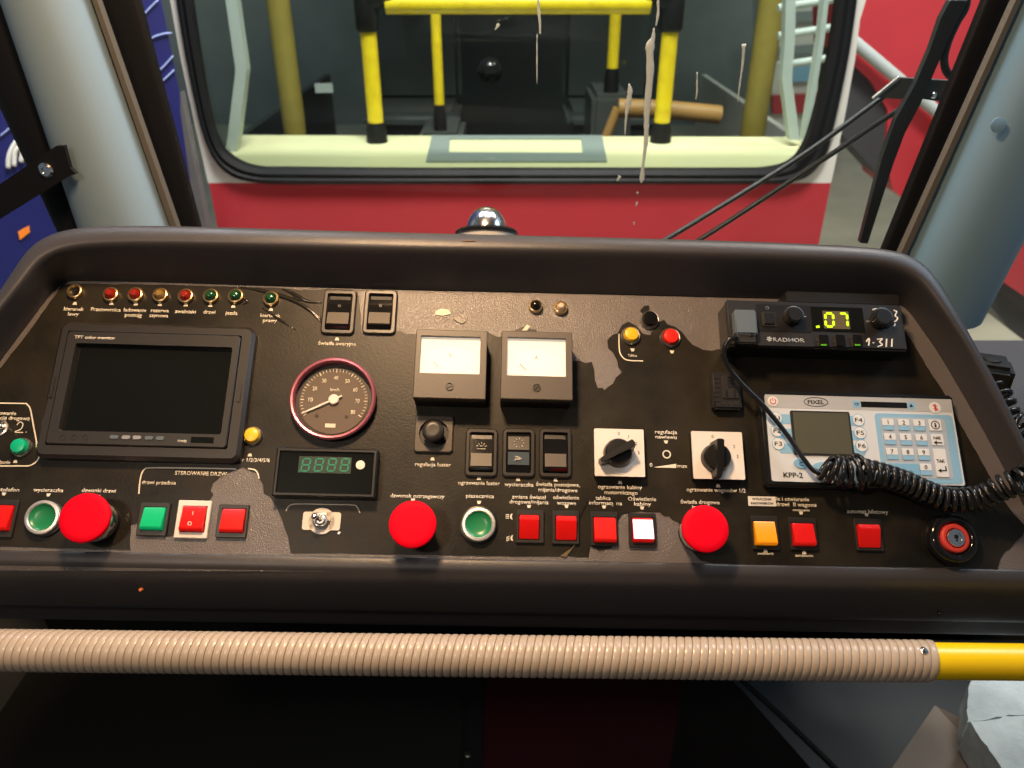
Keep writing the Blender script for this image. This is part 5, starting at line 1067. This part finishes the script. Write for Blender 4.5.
# pale backdrop added far behind to brighten the right end of the tram window
pv = thing('pale_backdrop', 'added pale backdrop with red stripe, brightening the right end of the tram window', 'vehicle', (2.6, 6.0, -.4)); o6 = pv.location.copy()
def ppoly(nm, pts, Y, m, dep=.06):
    bm = bmesh.new(); slab(bm, [WY(x, y, Y) - o6 for x, y in pts], (0, dep, 0)); return mk(nm, bm, m, pv)
ppoly('body', [(772, -70), (858, -70), (850, 132), (772, 132)], 6.0, 'trwhite', .5)
for y0, y1 in ((14, 24), (48, 56)): ppoly('backdrop_band', [(774, y0), (852, y0 - 6), (852, y1 - 6), (774, y1)], 5.95, 'sillgrey')
ppoly('backdrop_band', [(790, 66), (846, 62), (846, 80), (790, 82)], 5.95, 'kblue2'); ppoly('red_stripe', [(773, 96), (850, 92), (850, 112), (773, 114)], 5.95, 'trred')
# ------------------------------------------------------------------ cab ceiling, rear and side walls (behind and around the camera)
M['cablining'] = mat('grey_cab_lining', (0.16, 0.165, 0.17), 0.7)
for nm, c, sz in (('ceiling', (0, .1, 2.12), (2.1, 1.75, .05)), ('wall_rear', (0, -.75, 1.05), (2.1, .05, 2.1)), ('wall_left', (-1.02, .24, .34), (.05, 1.95, .68)), ('wall_right', (1.02, .24, .34), (.05, 1.95, .68))):
    bm = bmesh.new(); box(bm, c, sz); structure(mk(nm, bm, 'cablining'))
# ------------------------------------------------------------------ cab floor under the desk
bm = bmesh.new(); box(bm, (0, .25, -.01), (2.1, 1.95, .02)); structure(mk('trim_10', bm, 'blackmat'), 'dark cab floor')
bm = bmesh.new(); box(bm, (0, 1.22, .335), (2.1, .04, .67)); structure(mk('wall_front', bm, 'cabwall'), 'front wall under the windscreen')
a = WZ(482, 768, 0.0); 
bm = bmesh.new(); box(bm, (a.x + .32, .85, .004), (.66, .68, .008), .001); tag(mk('floor_mat', bm, 'maroon'), 'dark maroon floor mat right of the metal strip under the desk', 'mat')
b_ = WZ(463, 768, 0.0)
bm = bmesh.new(); box(bm, (0, 1.07, .675), (2.1, .34, .03)); structure(mk('trim_11', bm, 'housing'), 'top of the nose under the windscreen')
bm = bmesh.new(); box(bm, ((a.x + b_.x) / 2, .85, .006), (a.x - b_.x, .68, .012), .002); st = mk('metal_strip', bm, 'cabwall'); tag(st, 'dark metal edge strip running along the floor under the rail', 'strip')
bm = bmesh.new(); q = WZ(468, 755, .012); bolt(bm, (q.x, q.y, .0115), .006, .004); mk('screw', bm, 'steel', st, True)
# cabinet at right, torn foam block
cb = thing('side_cabinet', 'dark charcoal cabinet side at the lower right below the rail', 'cabinet', (.45, .9, 0))
o4 = cb.location.copy()
A_, B2, C2 = WZ(735, 670, .35), WZ(870, 775, .35), None
bm = bmesh.new(); pts = [WZ(690, 640, .35), WZ(742, 690, .35), WZ(830, 790, .35), WZ(1300, 790, .35), WZ(1300, 640, .35)]
slab(bm, [x - o4 for x in pts], (0, 0, -.35)); mk('body', bm, 'cabwall', cb)
bm = bmesh.new(); tube(bm, [WZ(738, 676, .3515) - o4, WZ(790, 724, .3515) - o4, WZ(868, 800, .3515) - o4], .0035, 8); mk('seam', bm, 'blk', cb, True)
bm = bmesh.new(); q = WZ(928, 764, .352) - o4; lathe(bm, q, [(.010, 0), (.010, .006), (.004, .010), (0, .010)], 18); mk('knob', bm, 'chrome', cb, True)
fo = thing('torn_foam_block', 'torn pale foam edge block on tan board at lower right corner', 'foam block', WZ(985, 740, .50)); o5 = fo.location.copy()
def ragged(pts, Z, j=.0015):
    out = []
    for i in range(len(pts)):
        a = WZ(*pts[i], Z); b = WZ(*pts[(i + 1) % len(pts)], Z); k = 6
        for m_ in range(k): out.append(a.lerp(b, m_ / k) + Vector((random.uniform(-j, j), random.uniform(-j, j), 0)))
    return out
bm = bmesh.new(); slab(bm, [x - o5 for x in ragged([(973, 672), (1040, 668), (1060, 715), (1010, 715), (968, 722), (966, 708)], .50)], (0, 0, -.04)); mk('upper_piece', bm, 'foam', fo)
bm = bmesh.new(); slab(bm, [x - o5 for x in ragged([(970, 722), (1012, 716), (1060, 712), (1100, 800), (1022, 800), (990, 750)], .515)], (0, 0, -.05)); mk('lower_piece', bm, 'foam', fo)
bm = bmesh.new(); slab(bm, [WZ(968, 720, .46) - o5, WZ(1100, 700, .46) - o5, WZ(1100, 820, .46) - o5, WZ(1050, 820, .46) - o5, WZ(1010, 790, .46) - o5], (0, 0, -.01)); slab(bm, [WZ(935, 705, .455) - o5, WZ(968, 722, .47) - o5, WZ(1024, 800, .47) - o5, WZ(870, 800, .455) - o5], (0, 0, -.012)); mk('tan_board', bm, 'beigebox', fo)
bm = bmesh.new(); box(bm, WZ(1000, 745, .40) - o5 + Vector((.06, 0, -.015)), (.10, .10, .05)); mk('support', bm, 'cabwall', fo)
